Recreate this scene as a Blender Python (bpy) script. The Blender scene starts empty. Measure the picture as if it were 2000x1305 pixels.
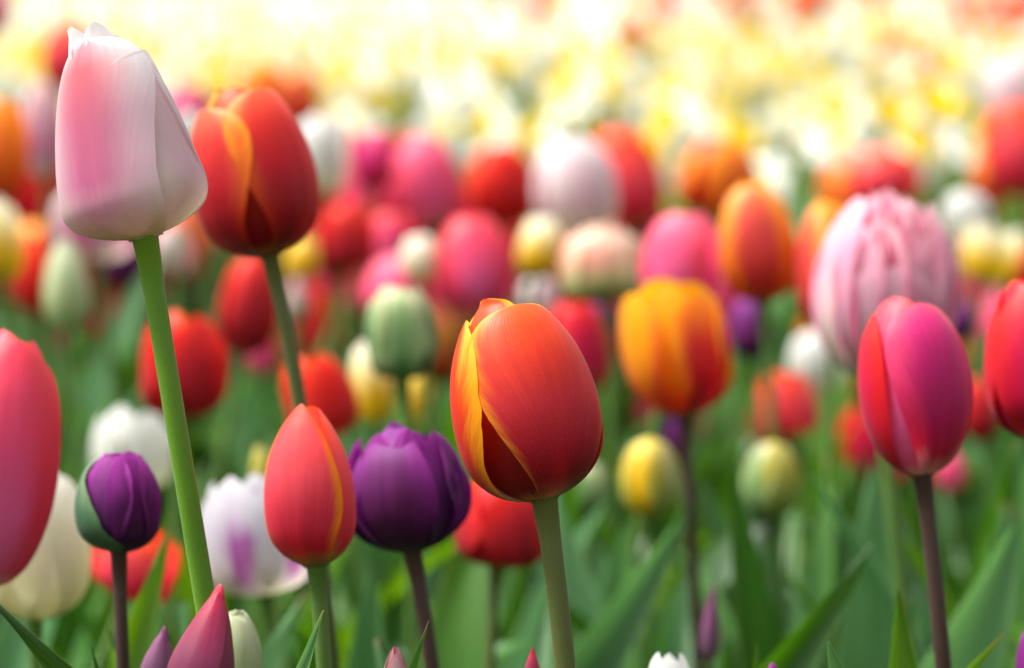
import bpy, math, random
from mathutils import Vector, Matrix, noise as mnoise

rnd = random.Random(11)
R_ = math.radians
scene = bpy.context.scene
COL = scene.collection

# ---------------------------------------------------------------- camera
CAM_H = 0.634
FPX = 2000 * 100.0 / 36.0            # focal length in pixels of the 2000 px wide photograph
PITCH = math.atan(802.5 / FPX)
cam_data = bpy.data.cameras.new('camera')
cam_data.lens = 100
cam_data.sensor_width = 36
cam_data.sensor_fit = 'HORIZONTAL'
cam_data.clip_start = 0.02
cam_data.clip_end = 3000
cam_data.dof.use_dof = True
cam_data.dof.focus_distance = 1.085
cam_data.dof.aperture_fstop = 5.4
cam = bpy.data.objects.new('camera', cam_data)
COL.objects.link(cam)
cam.location = (0, 0, CAM_H)
cam.rotation_euler = (math.pi / 2 - PITCH, 0, 0)
scene.camera = cam

# ---------------------------------------------------------------- sky and sun
SUN_EL, SUN_AZ = R_(60), R_(-84)     # azimuth measured clockwise from +Y: left of and a little behind the camera
world = bpy.data.worlds.new('World')
scene.world = world
world.use_nodes = True
wn = world.node_tree.nodes
bg = wn['Background']
sky = wn.new('ShaderNodeTexSky')
sky.sky_type = 'NISHITA'
sky.sun_disc = False
sky.sun_elevation = SUN_EL
sky.sun_rotation = SUN_AZ
sky.air_density = 1.0
sky.dust_density = 5.0
sky.ozone_density = 0.6
veil = wn.new('ShaderNodeHueSaturation')       # thin high cloud takes most of the blue out of the sky
veil.inputs['Saturation'].default_value = 0.35
world.node_tree.links.new(sky.outputs[0], veil.inputs['Color'])
world.node_tree.links.new(veil.outputs[0], bg.inputs[0])
bg.inputs[1].default_value = 0.15
sun_data = bpy.data.lights.new('sun', 'SUN')
sun_data.energy = 3.4
sun_data.angle = R_(20)
sun_data.color = (1.0, 0.98, 0.94)
sun = bpy.data.objects.new('sun', sun_data)
COL.objects.link(sun)
sd = Vector((math.sin(SUN_AZ) * math.cos(SUN_EL), math.cos(SUN_AZ) * math.cos(SUN_EL), math.sin(SUN_EL)))
sun.rotation_euler = sd.to_track_quat('Z', 'Y').to_euler()
sun.location = (-2, -2, 4)

scene.render.engine = 'CYCLES'
scene.view_settings.view_transform = 'Standard'
scene.view_settings.look = 'None'
scene.view_settings.exposure = 1.1
scene.view_settings.gamma = 1.0
scene.view_settings.use_curve_mapping = False
scene.cycles.use_denoising = True
scene.cycles.max_bounces = 10
scene.cycles.diffuse_bounces = 8
scene.cycles.transmission_bounces = 6


def P(px, py, d):
    """world point seen at pixel (px, py) of the photograph at depth d in metres"""
    f = Vector((0, math.cos(PITCH), -math.sin(PITCH)))
    up = Vector((0, math.sin(PITCH), math.cos(PITCH)))
    return Vector((0, 0, CAM_H)) + d * (f + Vector((1, 0, 0)) * ((px - 1000) / FPX) - up * ((py - 652.5) / FPX))


# ---------------------------------------------------------------- materials
def lin(h):
    h = h.lstrip('#')
    out = []
    for i in (0, 2, 4):
        c = int(h[i:i + 2], 16) / 255
        out.append(c / 12.92 if c <= 0.04045 else ((c + 0.055) / 1.055) ** 2.4)
    return (*out, 1)


def new_mat(name):
    m = bpy.data.materials.new(name)
    m.use_nodes = True
    nt = m.node_tree
    nt.nodes.clear()
    return m, nt


def nd(nt, t, **kw):
    n = nt.nodes.new(t)
    for k, v in kw.items():
        setattr(n, k, v)
    return n


def mth(nt, op, a, b=None, c=None):
    n = nt.nodes.new('ShaderNodeMath')
    n.operation = op
    for i, x in enumerate((a, b, c)):
        if x is None:
            continue
        if isinstance(x, (int, float)):
            n.inputs[i].default_value = x
        else:
            nt.links.new(x, n.inputs[i])
    return n.outputs[0]


def ramp(nt, fac, stops):
    n = nt.nodes.new('ShaderNodeValToRGB')
    e = n.color_ramp.elements
    while len(e) < len(stops):
        e.new(0.5)
    for el, (p, c) in zip(e, stops):
        el.position = p
        el.color = lin(c)
    nt.links.new(fac, n.inputs[0])
    return n.outputs[0]


def mixc(nt, fac, a, b, mode='MIX'):
    n = nt.nodes.new('ShaderNodeMix')
    n.data_type = 'RGBA'
    n.blend_type = mode
    for i, x in ((0, fac), (6, a), (7, b)):
        if isinstance(x, (int, float)):
            n.inputs[i].default_value = x
        elif isinstance(x, tuple):
            n.inputs[i].default_value = x
        else:
            nt.links.new(x, n.inputs[i])
    return n.outputs[2]


def surface(nt, col, tcol, transl, rough, spec, bump_src, bump_d, sheen=0.0):
    pr = nd(nt, 'ShaderNodeBsdfPrincipled')
    nt.links.new(col, pr.inputs['Base Color'])
    pr.inputs['Roughness'].default_value = rough
    pr.inputs['Specular IOR Level'].default_value = spec
    if sheen:
        pr.inputs['Sheen Weight'].default_value = sheen
        pr.inputs['Sheen Roughness'].default_value = 0.4
    if bump_src is not None:
        b = nd(nt, 'ShaderNodeBump')
        b.inputs['Strength'].default_value = 0.2
        b.inputs['Distance'].default_value = bump_d
        nt.links.new(bump_src, b.inputs['Height'])
        nt.links.new(b.outputs[0], pr.inputs['Normal'])
    out = nd(nt, 'ShaderNodeOutputMaterial')
    if transl > 0:
        tr = nd(nt, 'ShaderNodeBsdfTranslucent')
        nt.links.new(tcol, tr.inputs[0])
        mx = nd(nt, 'ShaderNodeMixShader')
        mx.inputs[0].default_value = transl
        nt.links.new(pr.outputs[0], mx.inputs[1])
        nt.links.new(tr.outputs[0], mx.inputs[2])
        nt.links.new(mx.outputs[0], out.inputs[0])
    else:
        nt.links.new(pr.outputs[0], out.inputs[0])


def petal_mat(name, center, edge, e0, e1, streak=0.3, tipk=0.0, transl=0.33, rough=0.42, spec=0.35, vein=0.12, bump=0.0009):
    m, nt = new_mat(name)
    tc = nd(nt, 'ShaderNodeTexCoord')
    sep = nd(nt, 'ShaderNodeSeparateXYZ')
    nt.links.new(tc.outputs['UV'], sep.inputs[0])
    x, v = sep.outputs[0], sep.outputs[1]
    su = mth(nt, 'MULTIPLY_ADD', x, 2.0, -1.0)
    au = mth(nt, 'ABSOLUTE', su)
    info = nd(nt, 'ShaderNodeObjectInfo')
    off = mth(nt, 'MULTIPLY', info.outputs['Random'], 37.0)
    # streaks fan out from the midrib towards the rim
    fan = mth(nt, 'SUBTRACT', su, mth(nt, 'MULTIPLY', mth(nt, 'MULTIPLY', su, v), 0.55))
    cb = nd(nt, 'ShaderNodeCombineXYZ')
    nt.links.new(mth(nt, 'MULTIPLY', fan, 34.0), cb.inputs[0])
    nt.links.new(mth(nt, 'MULTIPLY', v, 2.2), cb.inputs[1])
    nt.links.new(off, cb.inputs[2])
    n1 = nd(nt, 'ShaderNodeTexNoise')
    n1.inputs['Scale'].default_value = 1.0
    n1.inputs['Detail'].default_value = 4.0
    nt.links.new(cb.outputs[0], n1.inputs[0])
    cb2 = nd(nt, 'ShaderNodeCombineXYZ')
    nt.links.new(mth(nt, 'MULTIPLY', fan, 5.0), cb2.inputs[0])
    nt.links.new(mth(nt, 'MULTIPLY', v, 2.6), cb2.inputs[1])
    nt.links.new(off, cb2.inputs[2])
    n2 = nd(nt, 'ShaderNodeTexNoise')
    n2.inputs['Scale'].default_value = 1.0
    n2.inputs['Detail'].default_value = 2.0
    nt.links.new(cb2.outputs[0], n2.inputs[0])
    # colour feathers outwards and upwards into the rim
    cf = nd(nt, 'ShaderNodeCombineXYZ')
    nt.links.new(mth(nt, 'SUBTRACT', mth(nt, 'MULTIPLY', v, 17.0), mth(nt, 'MULTIPLY', au, 11.0)), cf.inputs[0])
    nt.links.new(mth(nt, 'MULTIPLY', su, 2.0), cf.inputs[1])
    nt.links.new(off, cf.inputs[2])
    n3 = nd(nt, 'ShaderNodeTexNoise')
    n3.inputs['Scale'].default_value = 1.0
    n3.inputs['Detail'].default_value = 5.0
    n3.inputs['Roughness'].default_value = 0.65
    nt.links.new(cf.outputs[0], n3.inputs[0])
    s = mth(nt, 'ADD', au, mth(nt, 'MULTIPLY', mth(nt, 'SUBTRACT', n3.outputs[0], 0.5), streak * 0.8))
    s = mth(nt, 'ADD', s, mth(nt, 'MULTIPLY', mth(nt, 'SUBTRACT', n2.outputs[0], 0.5), streak * 0.9))
    s = mth(nt, 'ADD', s, mth(nt, 'MULTIPLY', mth(nt, 'SUBTRACT', n1.outputs[0], 0.5), streak * 0.25))
    s = mth(nt, 'ADD', s, mth(nt, 'MULTIPLY', v, tipk))
    mr = nd(nt, 'ShaderNodeMapRange')
    mr.interpolation_type = 'SMOOTHSTEP'
    mr.inputs[1].default_value = e0
    mr.inputs[2].default_value = e1
    nt.links.new(s, mr.inputs[0])
    vv = mth(nt, 'ADD', v, mth(nt, 'MULTIPLY', mth(nt, 'SUBTRACT', n1.outputs[0], 0.5), 0.14))
    c = mixc(nt, mr.outputs[0], ramp(nt, vv, center), ramp(nt, vv, edge))
    # veins and a slow mottling of the petal's own colour
    vm = mth(nt, 'MULTIPLY_ADD', mth(nt, 'SUBTRACT', n1.outputs[0], 0.5), vein * 1.3, 1.0)
    vm2 = mth(nt, 'MULTIPLY_ADD', mth(nt, 'SUBTRACT', n2.outputs[0], 0.5), vein * 2.0, 1.0)
    vmc = nd(nt, 'ShaderNodeCombineColor')
    vt = mth(nt, 'MULTIPLY', vm, vm2)
    for i in range(3):
        nt.links.new(vt, vmc.inputs[i])
    c = mixc(nt, 1.0, c, vmc.outputs[0], 'MULTIPLY')
    spk = nd(nt, 'ShaderNodeTexNoise')              # tiny pale specks and pollen
    spk.inputs['Scale'].default_value = 120.0
    spk.inputs['Detail'].default_value = 1.0
    nt.links.new(tc.outputs['UV'], spk.inputs[0])
    ms = nd(nt, 'ShaderNodeMapRange')
    ms.inputs[1].default_value = 0.70
    ms.inputs[2].default_value = 0.80
    ms.inputs[4].default_value = 0.3
    nt.links.new(spk.outputs[0], ms.inputs[0])
    c = mixc(nt, ms.outputs[0], c, lin('e8d8c0'))
    fine = nd(nt, 'ShaderNodeTexNoise')
    fine.inputs['Scale'].default_value = 1.0
    cb3 = nd(nt, 'ShaderNodeCombineXYZ')
    nt.links.new(mth(nt, 'MULTIPLY', fan, 55.0), cb3.inputs[0])
    nt.links.new(mth(nt, 'MULTIPLY', v, 5.0), cb3.inputs[1])
    nt.links.new(off, cb3.inputs[2])
    nt.links.new(cb3.outputs[0], fine.inputs[0])
    surface(nt, c, c, min(.55, transl * 1.4), rough, spec, fine.outputs[0], bump, 0.08)
    return m


def stem_mat(name, c0, c1):
    m, nt = new_mat(name)
    tc = nd(nt, 'ShaderNodeTexCoord')
    n1 = nd(nt, 'ShaderNodeTexNoise')
    n1.inputs['Scale'].default_value = 900
    n1.inputs['Detail'].default_value = 2
    nt.links.new(tc.outputs['Object'], n1.inputs[0])
    n2 = nd(nt, 'ShaderNodeTexNoise')
    n2.inputs['Scale'].default_value = 14
    nt.links.new(tc.outputs['Object'], n2.inputs[0])
    f = mth(nt, 'ADD', mth(nt, 'MULTIPLY', n1.outputs[0], 0.3), mth(nt, 'MULTIPLY', n2.outputs[0], 0.8))
    c = ramp(nt, f, [(0.2, c0), (0.85, c1)])
    surface(nt, c, c, 0.06, 0.5, 0.35, n1.outputs[0], 0.0002, 0.1)
    return m


def leaf_mat(name, c0, c1, cedge, rough=0.38, spec=0.45, transl=0.3):
    m, nt = new_mat(name)
    tc = nd(nt, 'ShaderNodeTexCoord')
    sep = nd(nt, 'ShaderNodeSeparateXYZ')
    nt.links.new(tc.outputs['UV'], sep.inputs[0])
    su = mth(nt, 'MULTIPLY_ADD', sep.outputs[0], 2.0, -1.0)
    info = nd(nt, 'ShaderNodeObjectInfo')
    off = mth(nt, 'MULTIPLY', info.outputs['Random'], 53.0)
    cb = nd(nt, 'ShaderNodeCombineXYZ')
    nt.links.new(mth(nt, 'MULTIPLY', su, 22.0), cb.inputs[0])
    nt.links.new(mth(nt, 'MULTIPLY', sep.outputs[1], 1.2), cb.inputs[1])
    nt.links.new(off, cb.inputs[2])
    n1 = nd(nt, 'ShaderNodeTexNoise')
    n1.inputs['Scale'].default_value = 1.0
    n1.inputs['Detail'].default_value = 3.0
    nt.links.new(cb.outputs[0], n1.inputs[0])
    cb2 = nd(nt, 'ShaderNodeCombineXYZ')
    nt.links.new(mth(nt, 'MULTIPLY', su, 1.2), cb2.inputs[0])
    nt.links.new(mth(nt, 'MULTIPLY', sep.outputs[1], 3.0), cb2.inputs[1])
    nt.links.new(off, cb2.inputs[2])
    n2 = nd(nt, 'ShaderNodeTexNoise')
    n2.inputs['Scale'].default_value = 1.0
    nt.links.new(cb2.outputs[0], n2.inputs[0])
    f = mth(nt, 'ADD', mth(nt, 'MULTIPLY', n1.outputs[0], 0.6), mth(nt, 'MULTIPLY', n2.outputs[0], 0.5))
    f = mth(nt, 'ADD', f, mth(nt, 'MULTIPLY_ADD', info.outputs['Random'], 0.4, -0.15))
    c = ramp(nt, f, [(0.25, c0), (0.75, c1)])
    mr = nd(nt, 'ShaderNodeMapRange')
    mr.inputs[1].default_value = 0.9
    mr.inputs[2].default_value = 1.0
    nt.links.new(mth(nt, 'ABSOLUTE', su), mr.inputs[0])
    c = mixc(nt, mth(nt, 'MULTIPLY', mr.outputs[0], 0.6), c, lin(cedge))
    dry = nd(nt, 'ShaderNodeMapRange')
    dry.inputs[1].default_value = 0.985
    dry.inputs[2].default_value = 1.01
    nt.links.new(mth(nt, 'ADD', sep.outputs[1], mth(nt, 'MULTIPLY_ADD', info.outputs['Random'], 0.05, -0.03)), dry.inputs[0])
    c = mixc(nt, mth(nt, 'MULTIPLY', dry.outputs[0], 0.7), c, lin('8c7448'))
    hs = nd(nt, 'ShaderNodeHueSaturation')
    hs.inputs['Hue'].default_value = 0.475
    hs.inputs['Saturation'].default_value = 1.15
    hs.inputs['Value'].default_value = 1.9
    nt.links.new(c, hs.inputs['Color'])
    surface(nt, c, hs.outputs[0], transl, rough, spec, n1.outputs[0], 0.0012)
    return m


M = {}
M['orange_red'] = petal_mat('orange_red_petal',  # orange towards the tip: partly petal colour, partly light painted in
    [(0.0, '9a9a3c'), (0.05, '7a3a24'), (0.12, '7c0f1c'), (0.3, 'b8142e'), (0.5, 'd42e38'), (0.72, 'e4422a'), (0.9, 'ee5a28'), (1.0, 'f27034')],
    [(0.0, 'b0a840'), (0.1, 'd8a020'), (0.3, 'f4a60c'), (0.65, 'f8a010'), (0.85, 'fba818'), (1.0, 'fcc040')], 0.93, 1.27, 0.34, 0.33, 0.38)
M['orange_flare'] = petal_mat('orange_petal_with_yellow_flare',
    [(0.0, '9a9a3c'), (0.08, '8a1a1c'), (0.3, 'd82818'), (0.6, 'ec4018'), (1.0, 'f05a20')],
    [(0.0, 'b0a840'), (0.1, 'e8a020'), (0.3, 'f8ac08'), (0.65, 'fbb40a'), (1.0, 'ffd24a')], 0.58, 1.05, 0.42, 0.10, 0.42)
M['orange_inner'] = petal_mat('shaded_red_petal_with_orange_top',  # shade of the gap between outer petals is painted into the dark lower part
    [(0.0, '9a9a3c'), (0.06, '5a0c10'), (0.4, '8c0c10'), (0.62, 'c42418'), (0.8, 'e04a28'), (1.0, 'ec6430')],
    [(0.0, '9a9a3c'), (0.1, '7a1410'), (0.5, 'b02810'), (0.72, 'f08a10'), (0.85, 'fbaa10'), (1.0, 'fcc030')], 0.72, 1.0, 0.24, 0.04, 0.42)
M['pink_white'] = petal_mat('pink_white_petal',
    [(0.0, 'd4d4a4'), (0.06, 'd6c6b4'), (0.14, 'cc9cac'), (0.3, 'c4688f'), (0.55, 'cc6c8c'), (0.85, 'cc6670'), (0.97, 'd8808a'), (1.0, 'e8c8c8')],
    [(0.0, 'd4d4a8'), (0.12, 'dacdc4'), (0.32, 'd8b6c2'), (0.6, 'dcc2ca'), (0.82, 'e2dcdb'), (1.0, 'ecebea')], 0.16, 0.96, 0.10, 0.12, 0.36, 0.5, 0.25, 0.05, 0.0003)
M['white_blush'] = petal_mat('white_petal_with_pink_blush',
    [(0.0, 'd4d4a4'), (0.1, 'd8ccb4'), (0.3, 'dcb8c2'), (0.7, 'e0c8cc'), (1.0, 'e8e2e0')],
    [(0.0, 'd4d4a4'), (0.1, 'd8cebc'), (0.4, 'dccaca'), (1.0, 'eae6e4')], 0.1, 0.8, 0.3, 0.05, 0.40, 0.5, 0.25, 0.05, 0.0003)
M['coral'] = petal_mat('coral_red_petal',
    [(0.0, '8f9a38'), (0.06, '9a7a38'), (0.12, 'c01c34'), (0.35, 'd8304c'), (0.65, 'ee5058'), (0.85, 'f65438'), (1.0, 'f86030')],
    [(0.0, '8f9a38'), (0.08, 'a88a3a'), (0.2, 'd04040'), (0.5, 'ee4424'), (0.8, 'f2481c'), (1.0, 'f46028')], 0.5, 0.95, 0.3, 0.02, 0.3)
M['coral_yellow'] = petal_mat('coral_petal_with_yellow_rim',
    [(0.0, '8f9a38'), (0.06, '9a7a38'), (0.12, 'c01c34'), (0.35, 'd83450'), (0.6, 'f45c6a'), (0.85, 'f85c5c'), (1.0, 'f85230')],
    [(0.0, '8f9a38'), (0.1, 'd0641c'), (0.3, 'f8a008'), (0.6, 'fcb008'), (0.8, 'fa7018'), (1.0, 'f45020')], 0.76, 0.97, 0.16, 0.0, 0.42)
M['red_yellow'] = petal_mat('red_petal_with_yellow_edge',
    [(0.0, '807020'), (0.06, '6a1418'), (0.2, '9c0c1c'), (0.5, 'd01c2c'), (0.78, 'e03830'), (1.0, 'f07048')],
    [(0.0, '807020'), (0.1, '9a1c14'), (0.3, 'd84010'), (0.6, 'f28a10'), (0.85, 'f8a420'), (1.0, 'f8d098')], 0.60, 1.12, 0.28, 0.14, 0.40)
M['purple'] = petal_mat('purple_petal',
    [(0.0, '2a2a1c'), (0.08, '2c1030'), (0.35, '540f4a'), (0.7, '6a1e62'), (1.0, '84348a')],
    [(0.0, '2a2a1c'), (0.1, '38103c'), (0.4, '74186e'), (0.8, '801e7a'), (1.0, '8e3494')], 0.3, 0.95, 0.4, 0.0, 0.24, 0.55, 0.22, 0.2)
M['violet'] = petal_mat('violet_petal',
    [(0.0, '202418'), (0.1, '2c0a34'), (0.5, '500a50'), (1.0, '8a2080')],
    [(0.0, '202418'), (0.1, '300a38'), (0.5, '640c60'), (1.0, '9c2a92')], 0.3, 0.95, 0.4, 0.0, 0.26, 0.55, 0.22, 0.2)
M['red'] = petal_mat('red_petal',
    [(0.0, '7a6428'), (0.06, '7a1018'), (0.3, 'a80c24'), (0.6, 'c41626'), (1.0, 'dc2c1c')],
    [(0.0, '7a6428'), (0.08, '8a1018'), (0.3, 'b81018'), (0.7, 'd81c10'), (1.0, 'e83c14')], 0.3, 0.95, 0.3, 0.05, 0.33)
M['scarlet'] = petal_mat('scarlet_petal',
    [(0.0, '8a7428'), (0.08, 'a01010'), (0.4, 'd01010'), (0.8, 'e02414'), (1.0, 'ec4018')],
    [(0.0, '8a7428'), (0.1, 'b81410'), (0.4, 'd82010'), (0.8, 'ec4014'), (1.0, 'f46a20')], 0.4, 0.95, 0.3, 0.05, 0.33)
M['magenta'] = petal_mat('magenta_petal',
    [(0.0, 'c8b898'), (0.05, 'b07068'), (0.12, 'a00c30'), (0.35, 'ae0858'), (0.65, 'c41070'), (0.9, 'd8307e'), (1.0, 'e4587c')],
    [(0.0, 'c8b898'), (0.05, 'd88890'), (0.2, 'd01838'), (0.5, 'da2a68'), (0.8, 'e24474'), (1.0, 'ea6078')], 0.34, 0.9, 0.32, 0.05, 0.32)
M['rose'] = petal_mat('rose_pink_petal',
    [(0.0, 'd8c8a8'), (0.08, 'c85a7c'), (0.3, 'de609c'), (0.6, 'e64c7c'), (1.0, 'e84458')],
    [(0.0, 'd8c8a8'), (0.08, 'c84058'), (0.3, 'd83050'), (0.7, 'e64058'), (1.0, 'ec5458')], 0.25, 0.75, 0.35, 0.02, 0.32)
M['crimson'] = petal_mat('crimson_petal',
    [(0.0, 'b09070'), (0.06, '90102c'), (0.3, 'c0084c'), (0.6, 'cc0c48'), (1.0, 'd81c24')],
    [(0.0, 'b09070'), (0.08, 'a00c24'), (0.3, 'd01030'), (0.7, 'd8141c'), (1.0, 'dc2820')], 0.3, 0.85, 0.35, 0.02, 0.32)
M['pink'] = petal_mat('pink_petal',
    [(0.0, 'd8c8b0'), (0.08, 'd888a0'), (0.3, 'e468a4'), (0.65, 'ee6494'), (1.0, 'f07898')],
    [(0.0, 'd8c8b0'), (0.08, 'd87088'), (0.3, 'e65078'), (0.7, 'f06080'), (1.0, 'f48898')], 0.3, 0.85, 0.35, 0.02, 0.38)
M['white'] = petal_mat('white_petal',
    [(0.0, 'c8cc98'), (0.1, 'd8d8b8'), (0.4, 'd0d0c6'), (1.0, 'dededa')],
    [(0.0, 'c8cc98'), (0.1, 'e0dcc4'), (0.4, 'd4d4cc'), (1.0, 'e2e2de')], 0.3, 0.9, 0.3, 0.0, 0.38, 0.5, 0.3, 0.05)
M['cream'] = petal_mat('cream_petal',
    [(0.0, 'c0c890'), (0.12, 'd8d4a8'), (0.4, 'e4dac2'), (0.7, 'e8e2d0'), (1.0, 'eae8de')],
    [(0.0, 'c0c890'), (0.12, 'dcd8b0'), (0.4, 'e0d8b4'), (1.0, 'e8e6da')], 0.3, 0.9, 0.4, 0.0, 0.38, 0.5, 0.3, 0.07)
M['white_flame'] = petal_mat('white_petal_with_purple_flame',
    [(0.0, 'd8d8b0'), (0.05, 'd0c8c4'), (0.16, 'bc78ae'), (0.32, 'b04ca4'), (0.48, 'b85cae'), (0.68, 'd4c4d6'), (1.0, 'd8d4da')],
    [(0.0, 'd8d4a8'), (0.15, 'd0cabc'), (0.5, 'd4d0d6'), (0.95, 'dcdade'), (1.0, 'd8c0d6')], 0.0, 0.55, 0.6, 0.0, 0.4, 0.5, 0.3, 0.05)
M['yellow_red'] = petal_mat('yellow_and_red_petal',
    [(0.0, '6a5020'), (0.08, '780c18'), (0.35, 'b01020'), (0.6, 'c83028'), (0.85, 'e88420'), (1.0, 'f0981c')],
    [(0.0, '6a5020'), (0.08, 'a82018'), (0.3, 'e07010'), (0.6, 'f0a008'), (1.0, 'f8b818')], 0.62, 1.08, 0.4, 0.16, 0.4)
M['yellow_flame'] = petal_mat('yellow_petal_with_red_base',
    [(0.0, '6a5020'), (0.1, 'b02014'), (0.35, 'e08408'), (0.6, 'f4a808'), (1.0, 'f8b410')],
    [(0.0, '6a5020'), (0.1, 'a82018'), (0.4, 'cc4020'), (0.7, 'e87818'), (1.0, 'f8b418')], 0.45, 0.95, 0.4, 0.0, 0.42)
M['orange_yellow'] = petal_mat('orange_petal_with_yellow_margin',
    [(0.0, '8a7a30'), (0.08, 'a83020'), (0.3, 'cc3430'), (0.65, 'dc5048'), (1.0, 'ec8048')],
    [(0.0, '8a7a30'), (0.1, 'd86018'), (0.4, 'ec8014'), (0.8, 'f4a838'), (1.0, 'f8c878')], 0.45, 0.78, 0.16, 0.12, 0.36)
M['orange'] = petal_mat('orange_petal',
    [(0.0, '8a7a30'), (0.1, 'd05018'), (0.5, 'ec7814'), (1.0, 'f4a024')],
    [(0.0, '8a7a30'), (0.1, 'd86818'), (0.5, 'f09410'), (1.0, 'f8b83c')], 0.3, 0.9, 0.3, 0.0, 0.38)
M['yellow'] = petal_mat('yellow_petal',
    [(0.0, '98a830'), (0.2, 'd8b410'), (0.6, 'ecc40c'), (1.0, 'f2dc60')],
    [(0.0, '98a830'), (0.3, 'e8c008'), (1.0, 'f4e080')], 0.4, 0.9, 0.3, 0.0, 0.36)
M['cream_yellow'] = petal_mat('cream_petal_over_yellow_base',
    [(0.0, '98a830'), (0.2, 'e0bc10'), (0.45, 'e8c418'), (0.7, 'f0e4a8'), (1.0, 'f6f2e2')],
    [(0.0, '98a830'), (0.3, 'e4c020'), (0.6, 'efe4b4'), (1.0, 'f6f4ea')], 0.4, 0.9, 0.4, 0.0, 0.34)
M['yellow_green'] = petal_mat('yellow_green_bud_petal',
    [(0.0, '7a9448'), (0.4, '96a044'), (0.75, 'b4ac44'), (1.0, 'bcb868')],
    [(0.0, '6c8c44'), (0.3, '8c9c48'), (0.7, 'c0ac30'), (1.0, 'c8c074')], 0.3, 0.8, 0.7, 0.0, 0.3)
M['pale_green'] = petal_mat('pale_green_bud_petal',
    [(0.0, '8aa860'), (0.4, 'a4b47c'), (1.0, 'c8cca8')],
    [(0.0, '90ac68'), (0.4, 'b8c090'), (1.0, 'd0d4b8')], 0.3, 0.9, 0.5, 0.0, 0.3)
M['green_bud'] = petal_mat('green_sepal',
    [(0.0, '22402a'), (0.4, '2a5034'), (0.8, '4a6844'), (1.0, '7c7c70')],
    [(0.0, '26442c'), (0.4, '42643e'), (0.8, '728460'), (1.0, '90888c')], 0.4, 0.98, 0.4, 0.0, 0.12, 0.45, 0.35)
M['green_mid'] = petal_mat('mid_green_sepal',
    [(0.0, '2e5430'), (0.4, '3c6a3c'), (0.8, '6a8c54'), (1.0, 'a0ac80')],
    [(0.0, '3a6038'), (0.4, '688c50'), (0.8, '9cb078'), (1.0, 'c0c498')], 0.3, 0.98, 0.5, 0.0, 0.2, 0.45, 0.35)
M['green_cream'] = petal_mat('cream_petal_with_green_rib',
    [(0.0, '406a38'), (0.4, '5c8448'), (0.8, '88a468'), (1.0, 'b8c090')],
    [(0.0, '5c8048'), (0.4, '98ac70'), (0.8, 'c0c494'), (1.0, 'd8d0b0')], 0.2, 0.75, 0.6, 0.0, 0.28)
M['peach_green'] = petal_mat('peach_petal_with_green_rib',
    [(0.0, '6c8040'), (0.3, '98a060'), (0.6, 'd89880'), (1.0, 'e8b8a0')],
    [(0.0, '7c8c48'), (0.3, 'c0bc80'), (0.7, 'ecc8ac'), (1.0, 'f0dcc8')], 0.2, 0.85, 0.6, 0.0, 0.3)
M['peony_pink'] = petal_mat('pale_rose_petal_with_cream_rib',
    [(0.0, 'b8c088'), (0.15, 'd4d4a8'), (0.4, 'e6dccc'), (0.65, 'e6c4d0'), (1.0, 'ecb4c4')],
    [(0.0, 'c0c890'), (0.12, 'd8c8c0'), (0.35, 'e2b4c8'), (0.7, 'e496b0'), (1.0, 'f0c4d0')], 0.05, 0.95, 0.3, 0.02, 0.34)
M['peony_inner'] = petal_mat('rose_inner_petal_with_pale_rim',
    [(0.0, 'c8a0a0'), (0.2, 'c04c70'), (0.5, 'c43c68'), (0.85, 'd4587c'), (1.0, 'e8a4b4')],
    [(0.0, 'c8a0a0'), (0.2, 'cc6080'), (0.5, 'd87090'), (0.8, 'e8a4b6'), (1.0, 'f2d0d6')], 0.45, 1.05, 0.25, 0.22, 0.34)
M['plum_bud'] = petal_mat('plum_bud_petal',
    [(0.0, '50402c'), (0.2, '581634'), (0.5, '701f42'), (0.75, '8c1c3e'), (1.0, 'c0163a')],
    [(0.0, '50402c'), (0.2, '641a3e'), (0.5, '8c2c54'), (0.8, 'a4264c'), (1.0, 'cc1a3a')], 0.2, 0.95, 0.3, 0.0, 0.18, 0.38, 0.4)
M['mauve_bud'] = petal_mat('mauve_bud_petal',
    [(0.0, '585040'), (0.3, '6a4460'), (1.0, '6c3058')],
    [(0.0, '585040'), (0.3, '7c5070'), (1.0, '883c6c')], 0.3, 0.95, 0.3, 0.0, 0.2)
M['blush_bud'] = petal_mat('blush_bud_petal',
    [(0.0, '7c8c5c'), (0.4, 'a89c90'), (1.0, 'b88088')],
    [(0.0, '7c8c5c'), (0.4, 'b8aca0'), (1.0, 'b84858')], 0.3, 0.95, 0.3, 0.0, 0.25)
M['stem_green'] = stem_mat('bright_green_stem', '3c6c08', '668f1a')
M['stem_olive'] = stem_mat('olive_stem', '3a4416', '5c6430')
M['stem_dark'] = stem_mat('dark_brown_stem', '2a1a14', '4a342c')
M['stem_mid'] = stem_mat('mid_green_stem', '3c5c1c', '5c7c34')
M['leaf'] = leaf_mat('tulip_leaf', '0e2c0a', '30601a', '6a9444', 0.34, 0.55, 0.34)
M['leaf_blue'] = leaf_mat('blue_green_tulip_leaf', '26542a', '568450', '88aa7c', 0.36, 0.6, 0.3)
M['leaf_light'] = leaf_mat('light_green_leaf', '285410', '4c7822', '84a84c', 0.4, 0.4, 0.34)
M['daf_leaf'] = leaf_mat('daffodil_leaf', '40682c', '749440', '88a060', .5, .25, .35)


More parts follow.
